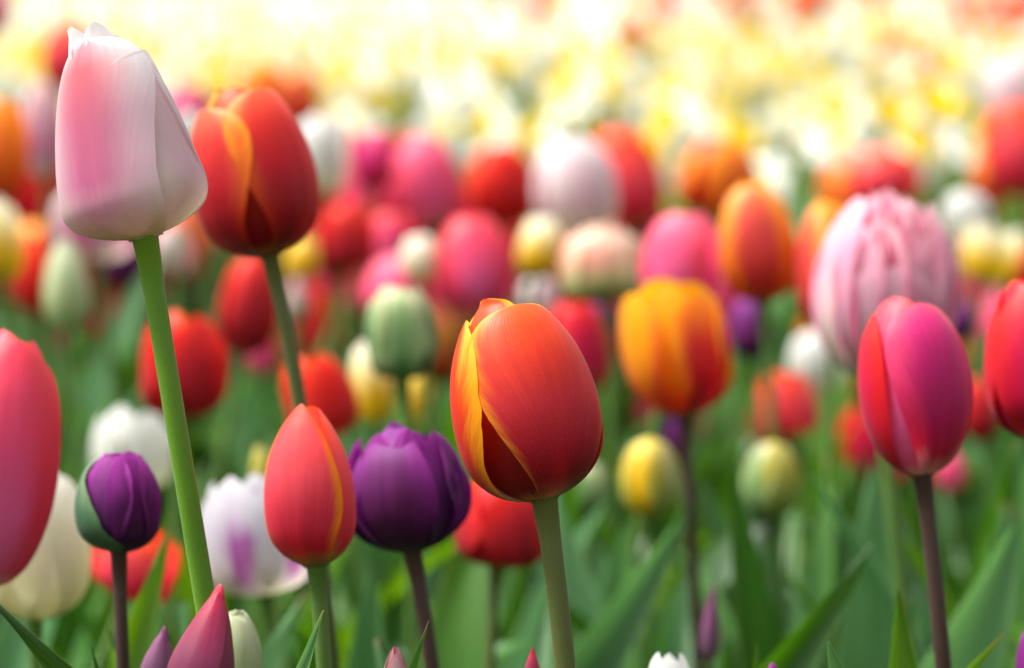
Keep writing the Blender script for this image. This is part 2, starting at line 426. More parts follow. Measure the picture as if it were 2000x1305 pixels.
def simple_petal(name, c, transl=0.35):
    m, nt = new_mat(name)
    tc = nd(nt, 'ShaderNodeTexCoord')
    sep = nd(nt, 'ShaderNodeSeparateXYZ')
    nt.links.new(tc.outputs['UV'], sep.inputs[0])
    n1 = nd(nt, 'ShaderNodeTexNoise')
    n1.inputs['Scale'].default_value = 9
    nt.links.new(tc.outputs['UV'], n1.inputs[0])
    f = mth(nt, 'ADD', sep.outputs[1], mth(nt, 'MULTIPLY_ADD', n1.outputs[0], 0.3, -0.15))
    col = ramp(nt, f, c)
    surface(nt, col, col, transl, 0.5, 0.3, None, 0)
    return m


M['daf_white'] = simple_petal('daffodil_white', [(0.0, 'eef2de'), (0.25, 'f1f5ef'), (1.0, 'f3f6f0')], 0.46)
M['daf_cream'] = simple_petal('daffodil_cream', [(0.0, 'ecec98'), (0.3, 'f2f2d0'), (1.0, 'f4f4e0')], 0.46)
M['daf_trumpet'] = simple_petal('daffodil_yellow', [(0.0, 'e4c400'), (0.6, 'ecd000'), (1.0, 'f0d808')], 0.35)
M['daf_trumpet_pale'] = simple_petal('daffodil_pale_yellow', [(0.0, 'e8d850'), (0.6, 'f0e474'), (1.0, 'f4ea90')], 0.35)


def soil_mat():
    m, nt = new_mat('dark_garden_soil')
    tc = nd(nt, 'ShaderNodeTexCoord')
    n1 = nd(nt, 'ShaderNodeTexNoise')
    n1.inputs['Scale'].default_value = 30
    n1.inputs['Detail'].default_value = 8
    nt.links.new(tc.outputs['Object'], n1.inputs[0])
    c = ramp(nt, n1.outputs[0], [(0.3, '2c2018'), (0.6, '4a382a'), (0.8, '6a5540')])
    surface(nt, c, c, 0, 0.95, 0.2, n1.outputs[0], 0.02)
    return m


def lawn_mat():
    m, nt = new_mat('lawn')
    tc = nd(nt, 'ShaderNodeTexCoord')
    n1 = nd(nt, 'ShaderNodeTexNoise')
    n1.inputs['Scale'].default_value = 6
    n1.inputs['Detail'].default_value = 8
    nt.links.new(tc.outputs['Object'], n1.inputs[0])
    c = ramp(nt, n1.outputs[0], [(0.3, '2c4a1c'), (0.7, '5a7a34')])
    surface(nt, c, c, 0, 0.9, 0.2, n1.outputs[0], 0.03)
    return m


# ---------------------------------------------------------------- mesh helpers
def grid_mesh(name, rows, mat, uvs):
    """rows: list of equally long lists of points"""
    nv, nu = len(rows), len(rows[0])
    verts = [p for r in rows for p in r]
    faces = []
    for j in range(nv - 1):
        for i in range(nu - 1):
            a = j * nu + i
            faces.append((a, a + 1, a + nu + 1, a + nu))
    me = bpy.data.meshes.new(name)
    me.from_pydata(verts, [], faces)
    uv = me.uv_layers.new(name='UVMap')
    flat = [c for r in uvs for c in r]
    data = [0.0] * (len(me.loops) * 2)
    idx = [0] * len(me.loops)
    me.loops.foreach_get('vertex_index', idx)
    for k, vi in enumerate(idx):
        data[2 * k], data[2 * k + 1] = flat[vi]
    uv.data.foreach_set('uv', data)
    me.polygons.foreach_set('use_smooth', [True] * len(me.polygons))
    me.materials.append(mat)
    me.update()
    return me


def interp(pts, t):
    """smooth (Catmull-Rom like cubic Hermite) interpolation through (t, r) points"""
    if t <= pts[0][0]:
        return pts[0][1]
    for i in range(len(pts) - 1):
        t0, r0 = pts[i]
        t1, r1 = pts[i + 1]
        if t <= t1:
            s = (t - t0) / (t1 - t0)
            m0 = (r1 - pts[i - 1][1]) / (t1 - pts[i - 1][0]) if i > 0 else (r1 - r0) / (t1 - t0)
            m1 = (pts[i + 2][1] - r0) / (pts[i + 2][0] - t0) if i + 2 < len(pts) else (r1 - r0) / (t1 - t0)
            h = t1 - t0
            return ((2 * s ** 3 - 3 * s * s + 1) * r0 + (s ** 3 - 2 * s * s + s) * h * m0
                    + (-2 * s ** 3 + 3 * s * s) * r1 + (s ** 3 - s * s) * h * m1)
    return pts[-1][1]


PROF = {
    'egg':    [(0, .10), (.03, .42), (.09, .70), (.2, .92), (.36, 1.0), (.55, .97), (.72, .86), (.86, .68), (.95, .50), (1, .34)],
    'barrel': [(0, .12), (.03, .50), (.08, .84), (.14, 1.0), (.22, 1.03), (.45, .92), (.66, .79), (.82, .62), (.92, .44), (1, .22)],
    'pear':   [(0, .12), (.03, .48), (.08, .80), (.15, 1.01), (.23, 1.05), (.42, .93), (.7, .75), (.86, .62), (.95, .46), (1, .28)],
    'ovoid':  [(0, .10), (.04, .42), (.10, .70), (.2, .93), (.34, 1.0), (.52, .97), (.7, .83), (.85, .58), (.95, .34), (1, .2)],
    'bud':    [(0, .10), (.03, .45), (.08, .72), (.18, .94), (.32, 1.0), (.5, .93), (.7, .73), (.86, .47), (.95, .27), (1, .12)],
    'spear':  [(0, .14), (.06, .55), (.16, .88), (.3, 1.0), (.45, .94), (.62, .72), (.8, .42), (.93, .16), (1, .03)],
    'cup':    [(0, .12), (.02, .5), (.07, .80), (.18, .97), (.35, 1.0), (.58, .97), (.76, .88), (.9, .72), (1, .52)],
    'tub':    [(0, .10), (.04, .40), (.12, .70), (.28, .95), (.48, 1.0), (.68, .95), (.84, .84), (1, .68)],
    'open':   [(0, .12), (.03, .45), (.1, .72), (.25, .88), (.45, .94), (.7, .98), (.88, 1.02), (1, 1.06)],
    'oval':   [(0, .10), (.04, .40), (.12, .68), (.28, .92), (.45, 1.0), (.62, .97), (.78, .84), (.9, .62), (.97, .42), (1, .28)],
}
SHAPE = {
    'midob':  [(0, .19), (.08, .33), (.21, .54), (.40, .79), (.56, .94), (.68, 1.0), (.79, .95), (.88, .79), (.95, .54), (.985, .30), (1, .05)],
    'halfob': [(0, .22), (.08, .40), (.2, .60), (.38, .83), (.55, .96), (.66, 1.0), (.78, .95), (.88, .78), (.95, .53), (.985, .29), (1, .05)],
    'topwide': [(0, .34), (.04, .58), (.1, .78), (.18, .84), (.3, .84), (.5, .88), (.66, .96), (.77, 1.0), (.86, .90), (.93, .68), (.975, .42), (1, .06)],
    'obovate': [(0, .16), (.08, .27), (.22, .47), (.42, .75), (.57, .92), (.69, 1.0), (.79, .96), (.88, .80), (.95, .55), (.985, .30), (1, .05)],
    'wrap':   [(0, 1.0), (.12, 1.0), (.3, .92), (.5, .72), (.7, .44), (.85, .22), (.95, .08), (1, .02)],
    'round':  [(0, .22), (.06, .40), (.16, .66), (.3, .88), (.45, .99), (.6, 1.0), (.74, .92), (.85, .75), (.93, .53), (.98, .28), (1, .04)],
    'point':  [(0, .24), (.06, .44), (.16, .72), (.3, .94), (.42, 1.0), (.55, .95), (.7, .77), (.83, .52), (.93, .25), (.98, .09), (1, .02)],
    'broad':  [(0, .30), (.05, .55), (.14, .82), (.28, .97), (.45, 1.0), (.62, .99), (.78, .94), (.88, .82), (.95, .60), (.985, .34), (1, .05)],
}


def petal_rows(L, R, prof, shape, th, hw, rs, v_len, kappa, curl, wave, nu, nv, seed, lift=0.0, skew=0.0, jag=0.0, tuck=0.0, asym=0.0):
    rows, uvs = [], []
    for j in range(nv + 1):
        q = j / nv
        v = .35 * q + .65 * .5 * (1 - math.cos(math.pi * q))
        t = v * v_len
        r = interp(prof, min(t, 1.0)) * R * rs
        r += lift * R * v * v
        s = interp(shape, v)
        rho = max(r * kappa, .24 * R)
        row, ur = [], []
        for i in range(nu + 1):
            u = -1 + 2 * i / nu
            hws = hw * (1 + asym * (1 if u > 0 else -1))
            w = hws * R * s
            if jag:
                w *= 1 + jag * mnoise.noise(Vector((seed * 3.1, v * 18, 5 if u > 0 else -5)))
            ang = max(-1.75, min(1.75, u * w / rho))
            out = r - rho * (1 - math.cos(ang))
            tan = rho * math.sin(ang)
            au = abs(u)
            env = math.sin(math.pi * min(1, v * 1.02)) ** 0.6
            out += curl * R * au ** 4 * env
            n = mnoise.noise(Vector((seed * 7.7 + u * 1.6, v * 2.4, seed)))
            out += wave * R * n * (0.35 + au * au) * env
            n2 = mnoise.noise(Vector((seed * 2.3 + u * 1.1, v * 1.3, seed + 9)))
            zz = t * L + wave * R * 0.6 * n2 * v
            out -= .018 * R * math.exp(-(u / .11) ** 2) * env       # groove along the midrib
            if tuck:
                out -= tuck * R * max(0, v - .75) ** 2 * 8 * (1 - au * .5)
            a = th + skew * v
            er = (math.cos(a), math.sin(a))
            et = (-er[1], er[0])
            row.append(Vector((er[0] * out + et[0] * tan, er[1] * out + et[1] * tan, zz)))
            ur.append(((u + 1) / 2, v))
        rows.append(row)
        uvs.append(ur)
    return rows, uvs


def link(o, parent=None):
    COL.objects.link(o)
    if parent is not None:
        o.parent = parent
    return o


def part(name, me, parent, label=None):
    o = bpy.data.objects.new(name, me)
    if label:
        o['label'] = label
    return link(o, parent)


def thing(name, label, cat, loc, group=None):
    o = bpy.data.objects.new(name, None)
    o.empty_display_size = 0.02
    o.location = loc
    o['label'] = label
    o['category'] = cat
    if group:
        o['group'] = group
    return link(o)


def tube_mesh(name, pts, radii, mat, n=10):
    rows, uvs = [], []
    m = len(pts)
    prev = None
    for j, p in enumerate(pts):
        d = (pts[min(j + 1, m - 1)] - pts[max(j - 1, 0)]).normalized()
        x = d.cross(Vector((0, 1, 0.01))).normalized() if prev is None else (prev - d * prev.dot(d)).normalized()
        prev = x
        y = d.cross(x)
        rows.append([p + (x * math.cos(2 * math.pi * i / n) + y * math.sin(2 * math.pi * i / n)) * radii[j] for i in range(n + 1)])
        uvs.append([(i / n, j / (m - 1)) for i in range(n + 1)])
    return grid_mesh(name, rows, mat, uvs)


def bez(p0, p1, p2, p3, n):
    out = []
    for i in range(n + 1):
        t = i / n
        out.append(p0 * (1 - t) ** 3 + p1 * 3 * t * (1 - t) ** 2 + p2 * 3 * t * t * (1 - t) + p3 * t ** 3)
    return out


LSHAPE = [(0, .55), (.08, .62), (.22, .88), (.38, 1.0), (.55, .93), (.72, .68), (.86, .38), (.95, .15), (1, .01)]


def leaf_mesh(L, W, e0, e1, fold, twist, wave, mat, seed, nu=6, nv=16, shape=LSHAPE):
    """blade that starts at the origin, leans towards +x, elevation e0 at the base, e1 at the tip"""
    rows, uvs = [], []
    p = Vector((0, 0, 0))
    for j in range(nv + 1):
        v = j / nv
        el = e0 + (e1 - e0) * v ** 1.6
        d = Vector((math.cos(el), 0.12 * math.sin(v * 4 + seed), math.sin(el))).normalized()
        if j:
            p = p + d * (L / nv)
        side = Vector((0, 1, 0))
        side = (side - d * side.dot(d)).normalized()
        nrm = side.cross(d)           # towards the upper, inner face
        tw = twist * v
        s2 = side * math.cos(tw) + nrm * math.sin(tw)
        n2 = nrm * math.cos(tw) - side * math.sin(tw)
        w = W * .5 * interp(shape, v)
        f = fold * (1 - .55 * v)
        row = []
        for i in range(nu + 1):
            u = -1 + 2 * i / nu
            ang = abs(u) * f
            q = p + s2 * (u * w * math.cos(ang)) - n2 * (abs(u) * w * math.sin(ang))
            q += n2 * wave * W * abs(u) ** 2 * math.sin(v * 9 + seed * 2 + (1.7 if u > 0 else 0)) * v
            row.append(q)
        rows.append(row)
        uvs.append([(i / nu, v) for i in range(nu + 1)])
    return grid_mesh('leaf', rows, mat, uvs)


LEAVES = []
LEAF_KIND = []
for k in range(22):
    mt = M['leaf'] if k % 5 in (0, 2, 3) else (M['leaf_blue'] if k % 5 == 1 else M['leaf_light'])
    if k >= 18:
        mt = M['leaf_blue']
    LEAF_KIND.append(('leaf', 'leaf_blue', 'leaf_light')[[M['leaf'], M['leaf_blue'], M['leaf_light']].index(mt)])
    LEAVES.append(leaf_mesh(rnd.uniform(.25, .35), rnd.uniform(.022, .064), R_(rnd.uniform(80, 89)), R_(rnd.uniform(15, 80)),
                            rnd.uniform(.35, 1.0), rnd.uniform(-.9, .9), rnd.uniform(.03, .2), mt, k * 1.7))


def add_leaf(parent, az, loc, scale=1.0, me=None):
    o = part('leaf', me or rnd.choice(LEAVES), parent)
    o.location = loc
    o.rotation_euler = (0, 0, az)
    o.scale = (scale, scale, scale)
    return o


# ---------------------------------------------------------------- setting
def sheet(name, x0, x1, y0, y1, z, mat, n=1):
    rows = [[Vector((x0 + (x1 - x0) * i / n, y0 + (y1 - y0) * j / n, z)) for i in range(n + 1)] for j in range(n + 1)]
    uvs = [[(i / n, j / n) for i in range(n + 1)] for j in range(n + 1)]
    o = bpy.data.objects.new(name, grid_mesh(name, rows, mat, uvs))
    o['kind'] = 'structure'
    return link(o)


sheet('ground', -400, 400, -400, 400, -0.012, lawn_mat())
bed_rows, bed_uv = [], []
for j in range(61):
    y = -0.6 + j * 14.6 / 60
    bed_rows.append([Vector((x, y, .01 * mnoise.noise(Vector((x * 4, y * 4, 0))) + .004)) for x in [-4 + 8 * i / 50 for i in range(51)]])
    bed_uv.append([(i / 50, j / 60) for i in range(51)])
fb = bpy.data.objects.new('flower_bed', grid_mesh('flower_bed', bed_rows, soil_mat(), bed_uv))
fb['kind'] = 'structure'
link(fb)

BASES = []     # (x, y) of every plant, so that fillers keep their distance


# ---------------------------------------------------------------- tulip builder
def tulip(label, x0, x1, y0, y1, d, mat, bx=None, by=None, prof='egg', shape='round', rot=-90.0, hw=1.12, inner=None, stem='stem_mid',
          stem_at=None, stem_r=None, open_=0.0, petals=None, layers=None, hero=False, nleaf=2, wave=None, kappa=None, curl=None,
          fore=0.0, group=None, sepals=None, inner_rs=.9, tall=1.0, name='tulip', jag=0.0, inner_len=.98, topx=None, leaf_s=1.0):
    cx, cy = (x0 + x1) / 2, (y0 + y1) / 2
    far = d > 1.35 and not hero
    wave = wave if wave is not None else (rnd.uniform(.04, .08) if far else .035)
    kappa = kappa if kappa is not None else (rnd.uniform(1.08, 1.18) if far else 1.06)
    curl = curl if curl is not None else (rnd.uniform(.02, .08) if far else .03)
    if far and bx is None:
        bx = cx + rnd.uniform(-.16, .16) * (x1 - x0)
    if far and not petals and not layers:
        open_ += rnd.choice((0, 0, .04, .1))
        hw *= rnd.uniform(.86, 1.0)
    by = y1 if by is None else by
    bx = cx if bx is None else bx
    B = P(bx, by, d)
    tx = bx + (cx - bx) * 2 if topx is None else topx
    T = P(tx, y0, d)
    axis = T - B
    L = axis.length
    axis = (axis.normalized() + Vector((0, fore, 0))).normalized()
    R = (x1 - x0) * .5 * d / FPX * (1 - .25 * abs(math.sin(math.atan2(tx - bx, by - y0))))
    # flower frame: z = axis, y stays close to world y (away from the camera)
    zx = axis
    xx = Vector((0, 1, 0)).cross(zx).normalized()
    yx = zx.cross(xx)
    F = Matrix((xx, yx, zx)).transposed()
    # ground point
    h = B.z
    if stem_at:
        S = P(stem_at[0], stem_at[1], d)
        dn = (S - B).normalized()
        k = h / max(.05, B.z - S.z)
        G = B + (S - B) * min(k, 4)
        G = Vector((B.x + (G.x - B.x) * .9, B.y + (G.y - B.y) * .3, 0))
        pts = bez(G, G - dn * h * .28, B + dn * h * .34, B, 26)
    else:
        G = Vector((B.x - axis.x * h * .5 + rnd.uniform(-.02, .02), B.y - axis.y * h * .3 + rnd.uniform(-.02, .02), 0))
        pts = bez(G, G + Vector((0, 0, h * .35)), B - axis * h * .3, B, 14)
    BASES.append((G.x, G.y))
    root = thing(name, label, 'tulip', G, group)
    inv = G
    sr = stem_r or max(.0026, R * .125)
    pts.append(B + axis * R * .07)
    radii = [sr * (1.12 - .2 * i / (len(pts) - 1)) for i in range(len(pts))]
    radii[-1], radii[-2], radii[-3] = sr * 1.75, sr * 1.18, sr * .98
    part('stem', tube_mesh('stem', [p - inv for p in pts], radii, M[stem], 14 if hero else 10), root)

    nu, nv = (26, 38) if hero else ((12, 16) if d < 2.1 else (8, 11))
    PR, SH = PROF[prof], SHAPE[shape]
    sd0 = rnd.uniform(0, 90)
    specs = []
    if petals:
        specs = petals
    elif layers:
        for (n, rs, ln, hwl, mt, pf, wv, jg) in layers:
            a0 = rnd.uniform(0, 360)
            for k in range(n):
                specs.append(dict(th=a0 + k * 360 / n + rnd.uniform(-9, 9), rs=rs * rnd.uniform(.95, 1.05), ln=ln * rnd.uniform(.93, 1.05),
                                  hw=hwl * rnd.uniform(.9, 1.1), mat=mt, prof=pf, wave=wv, jag=jg))
    else:
        for k in range(3):
            specs.append(dict(th=rot + k * 120 + rnd.uniform(-10, 10), rs=rnd.uniform(.97, 1.03), ln=rnd.uniform(.88, 1.0), lift=open_ + (rnd.uniform(-.04, .12) if far else 0)))
        for k in range(3):
            specs.append(dict(th=rot + 60 + k * 120 + rnd.uniform(-6, 6), rs=inner_rs, ln=inner_len * rnd.uniform(.98, 1.03), mat=inner or mat, curl=0.0))
    if sepals:
        specs = specs + sepals
    for k, sp in enumerate(specs):
        rows, uvs = petal_rows(L, R, PROF[sp['prof']] if 'prof' in sp else PR, SHAPE[sp['shape']] if 'shape' in sp else SH,
                               R_(sp['th']), sp.get('hw', hw), sp.get('rs', 1), sp.get('ln', 1), sp.get('kappa', kappa),
                               sp.get('curl', curl), sp.get('wave', wave), nu, nv, sd0 + k * 3.7, sp.get('lift', open_),
                               sp.get('skew', 0), sp.get('jag', jag), sp.get('tuck', 0), sp.get('asym', 0))
        rows = [[F @ q + B - inv for q in r] for r in rows]
        part(sp.get('name', 'petal'), grid_mesh('petal', rows, M[sp.get('mat', mat)], uvs), root, sp.get('label'))
    for k in range(nleaf):
        a = rnd.uniform(0, 6.28)
        add_leaf(root, a, (0.004 * math.cos(a), 0.004 * math.sin(a), rnd.uniform(0, .05)), rnd.uniform(.8, 1.02) * leaf_s)
    return root


# ---- the sharp flowers in front
tulip('large sharp orange-red tulip with yellow petal rims at the centre, beside the purple one',
      856, 1160, 590, 978, 1.10, 'orange_red', bx=1064, topx=976, prof='egg', stem='stem_olive', stem_at=(1113, 1305), stem_r=.0043, hero=True,
      petals=[dict(th=-64, hw=1.2, rs=1.0, ln=.97, kappa=1.06, curl=-.02, wave=.025, jag=.012, shape='midob', asym=.12),
              dict(th=-182, hw=1.0, rs=1.0, ln=.95, mat='orange_flare', kappa=1.1, curl=-.03, wave=.025, jag=.03, shape='round'),
              dict(th=52, hw=1.1, rs=.98, ln=.95, kappa=1.04, wave=.02, jag=.02),
              dict(th=-128, hw=.88, rs=.80, ln=1.03, kappa=1.02, curl=-.05, wave=.03, jag=.02, mat='orange_inner'),
              dict(th=-8, hw=1.0, rs=.88, ln=.93, kappa=1.0, wave=.02),
              dict(th=112, hw=1.0, rs=.86, ln=1.0, mat='orange_flare', kappa=1.0, wave=.04, tuck=.1)])
tulip('tall pale pink and white tulip on a long bright green stem',
      92, 384, 60, 470, 1.10, 'pink_white', bx=284, by=466, topx=192, prof='barrel', shape='broad', stem='stem_green', stem_at=(401, 1170), stem_r=.0044, hero=True,
      petals=[dict(th=-114, hw=1.16, rs=1.03, ln=.96, kappa=1.05, curl=.01, wave=.03, jag=.012, shape='topwide'),
              dict(th=-16, hw=1.05, rs=.99, ln=.86, mat='white_blush', kappa=1.0, curl=-.03, wave=.02, prof='pear', shape='broad'),
              dict(th=160, hw=.85, rs=1.02, ln=.93, mat='white_blush', kappa=1.0, curl=-.02, wave=.03, shape='broad'),
              dict(th=-160, hw=.8, rs=.86, ln=.9, mat='white_blush', wave=.04),
              dict(th=60, hw=1.2, rs=.96, ln=.86, mat='white_blush', wave=.03, shape='broad'),
              dict(th=110, hw=1.2, rs=.92, ln=.88, mat='white_blush', wave=.03, shape='broad'),
              dict(th=165, hw=.7, rs=.62, ln=1.05, mat='white_blush', wave=.1, jag=.05, shape='round', prof='tub', kappa=1.1),
              dict(th=-100, hw=.5, rs=.3, ln=1.03, mat='white_blush', wave=.1, jag=.05, shape='round', prof='tub', kappa=1.1),
              dict(th=80, hw=.7, rs=.45, ln=.99, mat='white_blush', wave=.1, jag=.05, shape='round', prof='tub')])
tulip('red tulip with yellow edged gaping petals, just right of the tall pale pink one',
      370, 618, 172, 508, 1.30, 'red_yellow', bx=528, by=502, topx=458, prof='egg', shape='halfob', stem='stem_olive', stem_at=(597, 790), stem_r=.0036, hero=True,
      petals=[dict(th=-143, hw=1.12, rs=1.02, ln=.9, kappa=1.08, wave=.03, lift=.06), dict(th=-38, hw=1.1, rs=1.0, ln=.96, kappa=1.06, wave=.03, lift=.08),
              dict(th=82, hw=1.05, rs=.95, ln=.97, wave=.03, shape='round'), dict(th=-92, hw=.95, rs=.82, ln=1.0, wave=.04, mat='orange_inner', shape='round'),
              dict(th=150, hw=1.0, rs=.86, ln=1.02, mat='orange_flare', wave=.04, shape='round'), dict(th=28, hw=1.0, rs=.86, ln=.95, mat='orange_flare', wave=.04, shape='round')])
tulip('closed coral-red tulip with a yellow rim down its right side, left of the purple one',
      520, 697, 788, 1110, 1.16, 'coral', bx=618, topx=597, prof='ovoid', stem='stem_mid', stem_at=(636, 1305), stem_r=.0034, hero=True,
      petals=[dict(th=-114, hw=1.24, rs=1.02, ln=1.0, mat='coral_yellow', kappa=1.12, curl=.015, wave=.035, shape='point'),
              dict(th=-10, hw=1.1, rs=.97, ln=.97, wave=.02, shape='point'), dict(th=120, hw=1.15, rs=.98, ln=.98, wave=.02, shape='point'),
              dict(th=-62, hw=.9, rs=.88, ln=.97, wave=.02, mat='coral_yellow'), dict(th=62, hw=1.0, rs=.88, ln=.98), dict(th=180, hw=1.0, rs=.88, ln=.98)])
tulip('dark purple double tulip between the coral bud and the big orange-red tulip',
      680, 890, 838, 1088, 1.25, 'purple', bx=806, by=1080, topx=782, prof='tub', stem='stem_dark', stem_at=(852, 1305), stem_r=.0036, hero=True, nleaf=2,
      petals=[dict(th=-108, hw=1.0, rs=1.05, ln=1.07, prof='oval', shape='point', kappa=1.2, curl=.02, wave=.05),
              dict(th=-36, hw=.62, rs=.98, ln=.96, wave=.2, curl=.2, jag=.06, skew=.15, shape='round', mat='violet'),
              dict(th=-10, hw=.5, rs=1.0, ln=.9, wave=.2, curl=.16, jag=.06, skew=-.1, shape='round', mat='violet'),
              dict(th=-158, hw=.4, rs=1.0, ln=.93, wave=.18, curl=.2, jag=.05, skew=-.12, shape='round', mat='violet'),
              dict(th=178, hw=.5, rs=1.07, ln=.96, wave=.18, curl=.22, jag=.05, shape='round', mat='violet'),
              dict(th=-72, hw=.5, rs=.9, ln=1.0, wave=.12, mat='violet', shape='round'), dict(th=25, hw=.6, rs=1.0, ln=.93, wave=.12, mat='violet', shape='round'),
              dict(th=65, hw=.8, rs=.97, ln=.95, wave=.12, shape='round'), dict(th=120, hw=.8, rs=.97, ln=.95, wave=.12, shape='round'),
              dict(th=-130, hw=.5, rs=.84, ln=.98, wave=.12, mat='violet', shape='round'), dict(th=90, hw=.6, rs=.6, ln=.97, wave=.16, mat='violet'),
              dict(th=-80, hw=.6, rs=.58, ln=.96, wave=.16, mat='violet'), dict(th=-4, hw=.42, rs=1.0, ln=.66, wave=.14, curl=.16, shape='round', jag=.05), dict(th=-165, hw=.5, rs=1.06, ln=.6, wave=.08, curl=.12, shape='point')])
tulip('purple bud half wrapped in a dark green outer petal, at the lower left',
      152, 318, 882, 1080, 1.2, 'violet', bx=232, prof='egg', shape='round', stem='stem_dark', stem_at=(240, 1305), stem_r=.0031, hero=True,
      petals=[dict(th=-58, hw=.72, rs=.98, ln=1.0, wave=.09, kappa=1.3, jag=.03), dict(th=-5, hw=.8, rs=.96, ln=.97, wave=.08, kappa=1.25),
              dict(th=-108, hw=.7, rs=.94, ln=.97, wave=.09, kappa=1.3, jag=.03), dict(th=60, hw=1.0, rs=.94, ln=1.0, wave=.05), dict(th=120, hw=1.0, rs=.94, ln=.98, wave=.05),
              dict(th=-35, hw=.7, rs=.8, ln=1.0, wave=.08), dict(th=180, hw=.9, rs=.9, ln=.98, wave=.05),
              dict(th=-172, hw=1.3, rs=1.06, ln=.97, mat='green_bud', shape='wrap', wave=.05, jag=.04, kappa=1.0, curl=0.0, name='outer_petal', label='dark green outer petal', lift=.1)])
tulip('bright magenta-pink tulip with a broad glossy front petal on a dark stem, at the right',
      1674, 1893, 578, 932, 1.22, 'magenta', bx=1802, topx=1762, prof='oval', stem='stem_dark', stem_at=(1852, 1305), stem_r=.0037, hero=True,
      petals=[dict(th=-62, hw=1.04, rs=1.02, ln=.95, shape='halfob', wave=.03, kappa=1.12, curl=.03), dict(th=176, hw=1.0, rs=1.0, ln=.92, mat='crimson', wave=.02, curl=-.03),
              dict(th=48, hw=1.1, rs=.97, ln=.95, wave=.02), dict(th=-128, hw=1.0, rs=.90, ln=1.0, mat='rose', wave=.03), dict(th=-8, hw=1.0, rs=.88, ln=.95), dict(th=110, hw=1.0, rs=.88, ln=.98)])
tulip('large rose-red tulip cut by the left edge, nearest the camera',
      -120, 118, 650, 1152, .97, 'rose', bx=-30, prof='oval', rot=-70, hw=1.1, hero=True, stem='stem_mid', nleaf=0)
tulip('crimson tulip cut off by the right edge, beside the bright magenta one',
      1922, 2130, 538, 862, 1.27, 'crimson', bx=2035, prof='egg', rot=-100, hero=True, nleaf=1)
tulip('pointed plum-red bud rising from the bottom edge, sharp, under the long green stem',
      322, 462, 1140, 1420, 1.05, 'plum_bud', bx=370, topx=432, prof='spear', shape='point', stem='stem_dark', hero=True, nleaf=0, inner_rs=.95,
      petals=[dict(th=-128, hw=1.15, rs=1.0, ln=1.0, wave=.01, kappa=1.1, curl=0), dict(th=-22, hw=1.1, rs=.98, ln=.98, wave=.01, kappa=1.1, curl=0), dict(th=100, hw=1.2, rs=.98, ln=.97, wave=.01)])
tulip('cream and green ruffled bud behind the plum-red bud at the bottom',
      400, 512, 1192, 1390, 1.16, 'pale_green', prof='egg', shape='broad', jag=.12, wave=.09, nleaf=0)
tulip('small dull mauve bud low beside the plum-red bud', 276, 346, 1222, 1360, 1.16, 'mauve_bud', prof='spear', shape='point', nleaf=1, topx=322, bx=300)
tulip('small pale bud with a red tip peeping over the bottom edge, left of centre', 744, 802, 1262, 1390, 1.12, 'blush_bud', prof='bud', shape='point', nleaf=0)
tulip('plum bud tip just over the bottom edge, left of the central stem', 1018, 1062, 1264, 1380, 1.14, 'plum_bud', prof='spear', shape='point', nleaf=0)
tulip('white tulip top just over the bottom edge, right of the central stem', 1262, 1352, 1274, 1420, 1.2, 'white', prof='cup', shape='point', nleaf=0)
tulip('purple tulip sliver at the bottom right corner', 1982, 2080, 1210, 1400, 1.2, 'purple', prof='egg', nleaf=0)
tulip('small violet flower tip low on the bottom edge among the right hand leaves', 1488, 1530, 1294, 1400, 1.2, 'violet', prof='bud', nleaf=0)

# ---- second rank
tulip('red tulip hanging low right behind the big orange-red one', 890, 1068, 926, 1108, 1.5, 'red', bx=968, prof='cup', shape='point', rot=-60, stem='stem_olive', stem_at=(955, 1300))
tulip('creamy white tulip at the left edge behind the rose-red one', -30, 172, 916, 1212, 1.38, 'cream', bx=70, prof='egg', rot=-60, wave=.06)
tulip('orange-red tulip half hidden behind the green wrapped purple bud', 180, 358, 1036, 1168, 1.5, 'coral', prof='cup', rot=-95)
tulip('white tulip behind the top of the green wrapped purple bud', 182, 338, 788, 962, 1.85, 'white', prof='egg', shape='point', rot=-50, bx=262)
tulip('white tulip with a purple flame, left of the coral bud', 398, 602, 922, 1162, 1.45, 'white_flame', bx=520, prof='cup', shape='point', rot=-100, hw=1.1, wave=.06, open_=.04)
tulip('yellow-green tip behind the coral bud', 486, 540, 866, 990, 1.62, 'yellow_green', prof='bud', shape='point', nleaf=1)
tulip('red tulip with an orange back petal, just right of the long green stem', 274, 440, 606, 816, 1.7, 'red', bx=352, prof='cup', shape='point', rot=-55, inner='scarlet', wave=.05)
tulip('scarlet tulip hanging under the red and yellow tulip', 428, 542, 500, 694, 1.95, 'red', prof='egg', rot=-70)
tulip('rose tulip low under the scarlet one left of centre', 480, 540, 640, 735, 2.2, 'rose', prof='egg')
tulip('scarlet open tulip behind the tip of the coral bud', 550, 694, 690, 858, 1.7, 'scarlet', prof='cup', shape='point', rot=-60, wave=.06)
tulip('white and yellow tulip beside the scarlet one behind the coral bud', 688, 764, 664, 832, 1.82, 'cream_yellow', prof='egg', shape='point', rot=-80)
tulip('small yellow tulip below the green double bud', 788, 838, 728, 830, 2.2, 'yellow', prof='egg')
tulip('green double tulip bud on a pale stem, left of the big orange-red tulip', 720, 850, 562, 742, 1.6, 'green_cream', bx=790, stem_at=(795, 835), prof='egg',
      layers=[(4, 1.0, .98, .95, 'green_cream', 'cup', .09, .06), (3, 1.03, .86, .8, 'green_mid', 'tub', .05, .0), (4, .78, 1.0, .7, 'green_cream', 'cup', .1, .06), (3, .45, 1.0, .6, 'pale_green', 'cup', .1, .05)])
tulip('slim pale green bud at left, under the tall pink flower', 84, 176, 468, 648, 1.9, 'pale_green', prof='bud', shape='point', bx=135, stem='stem_mid')
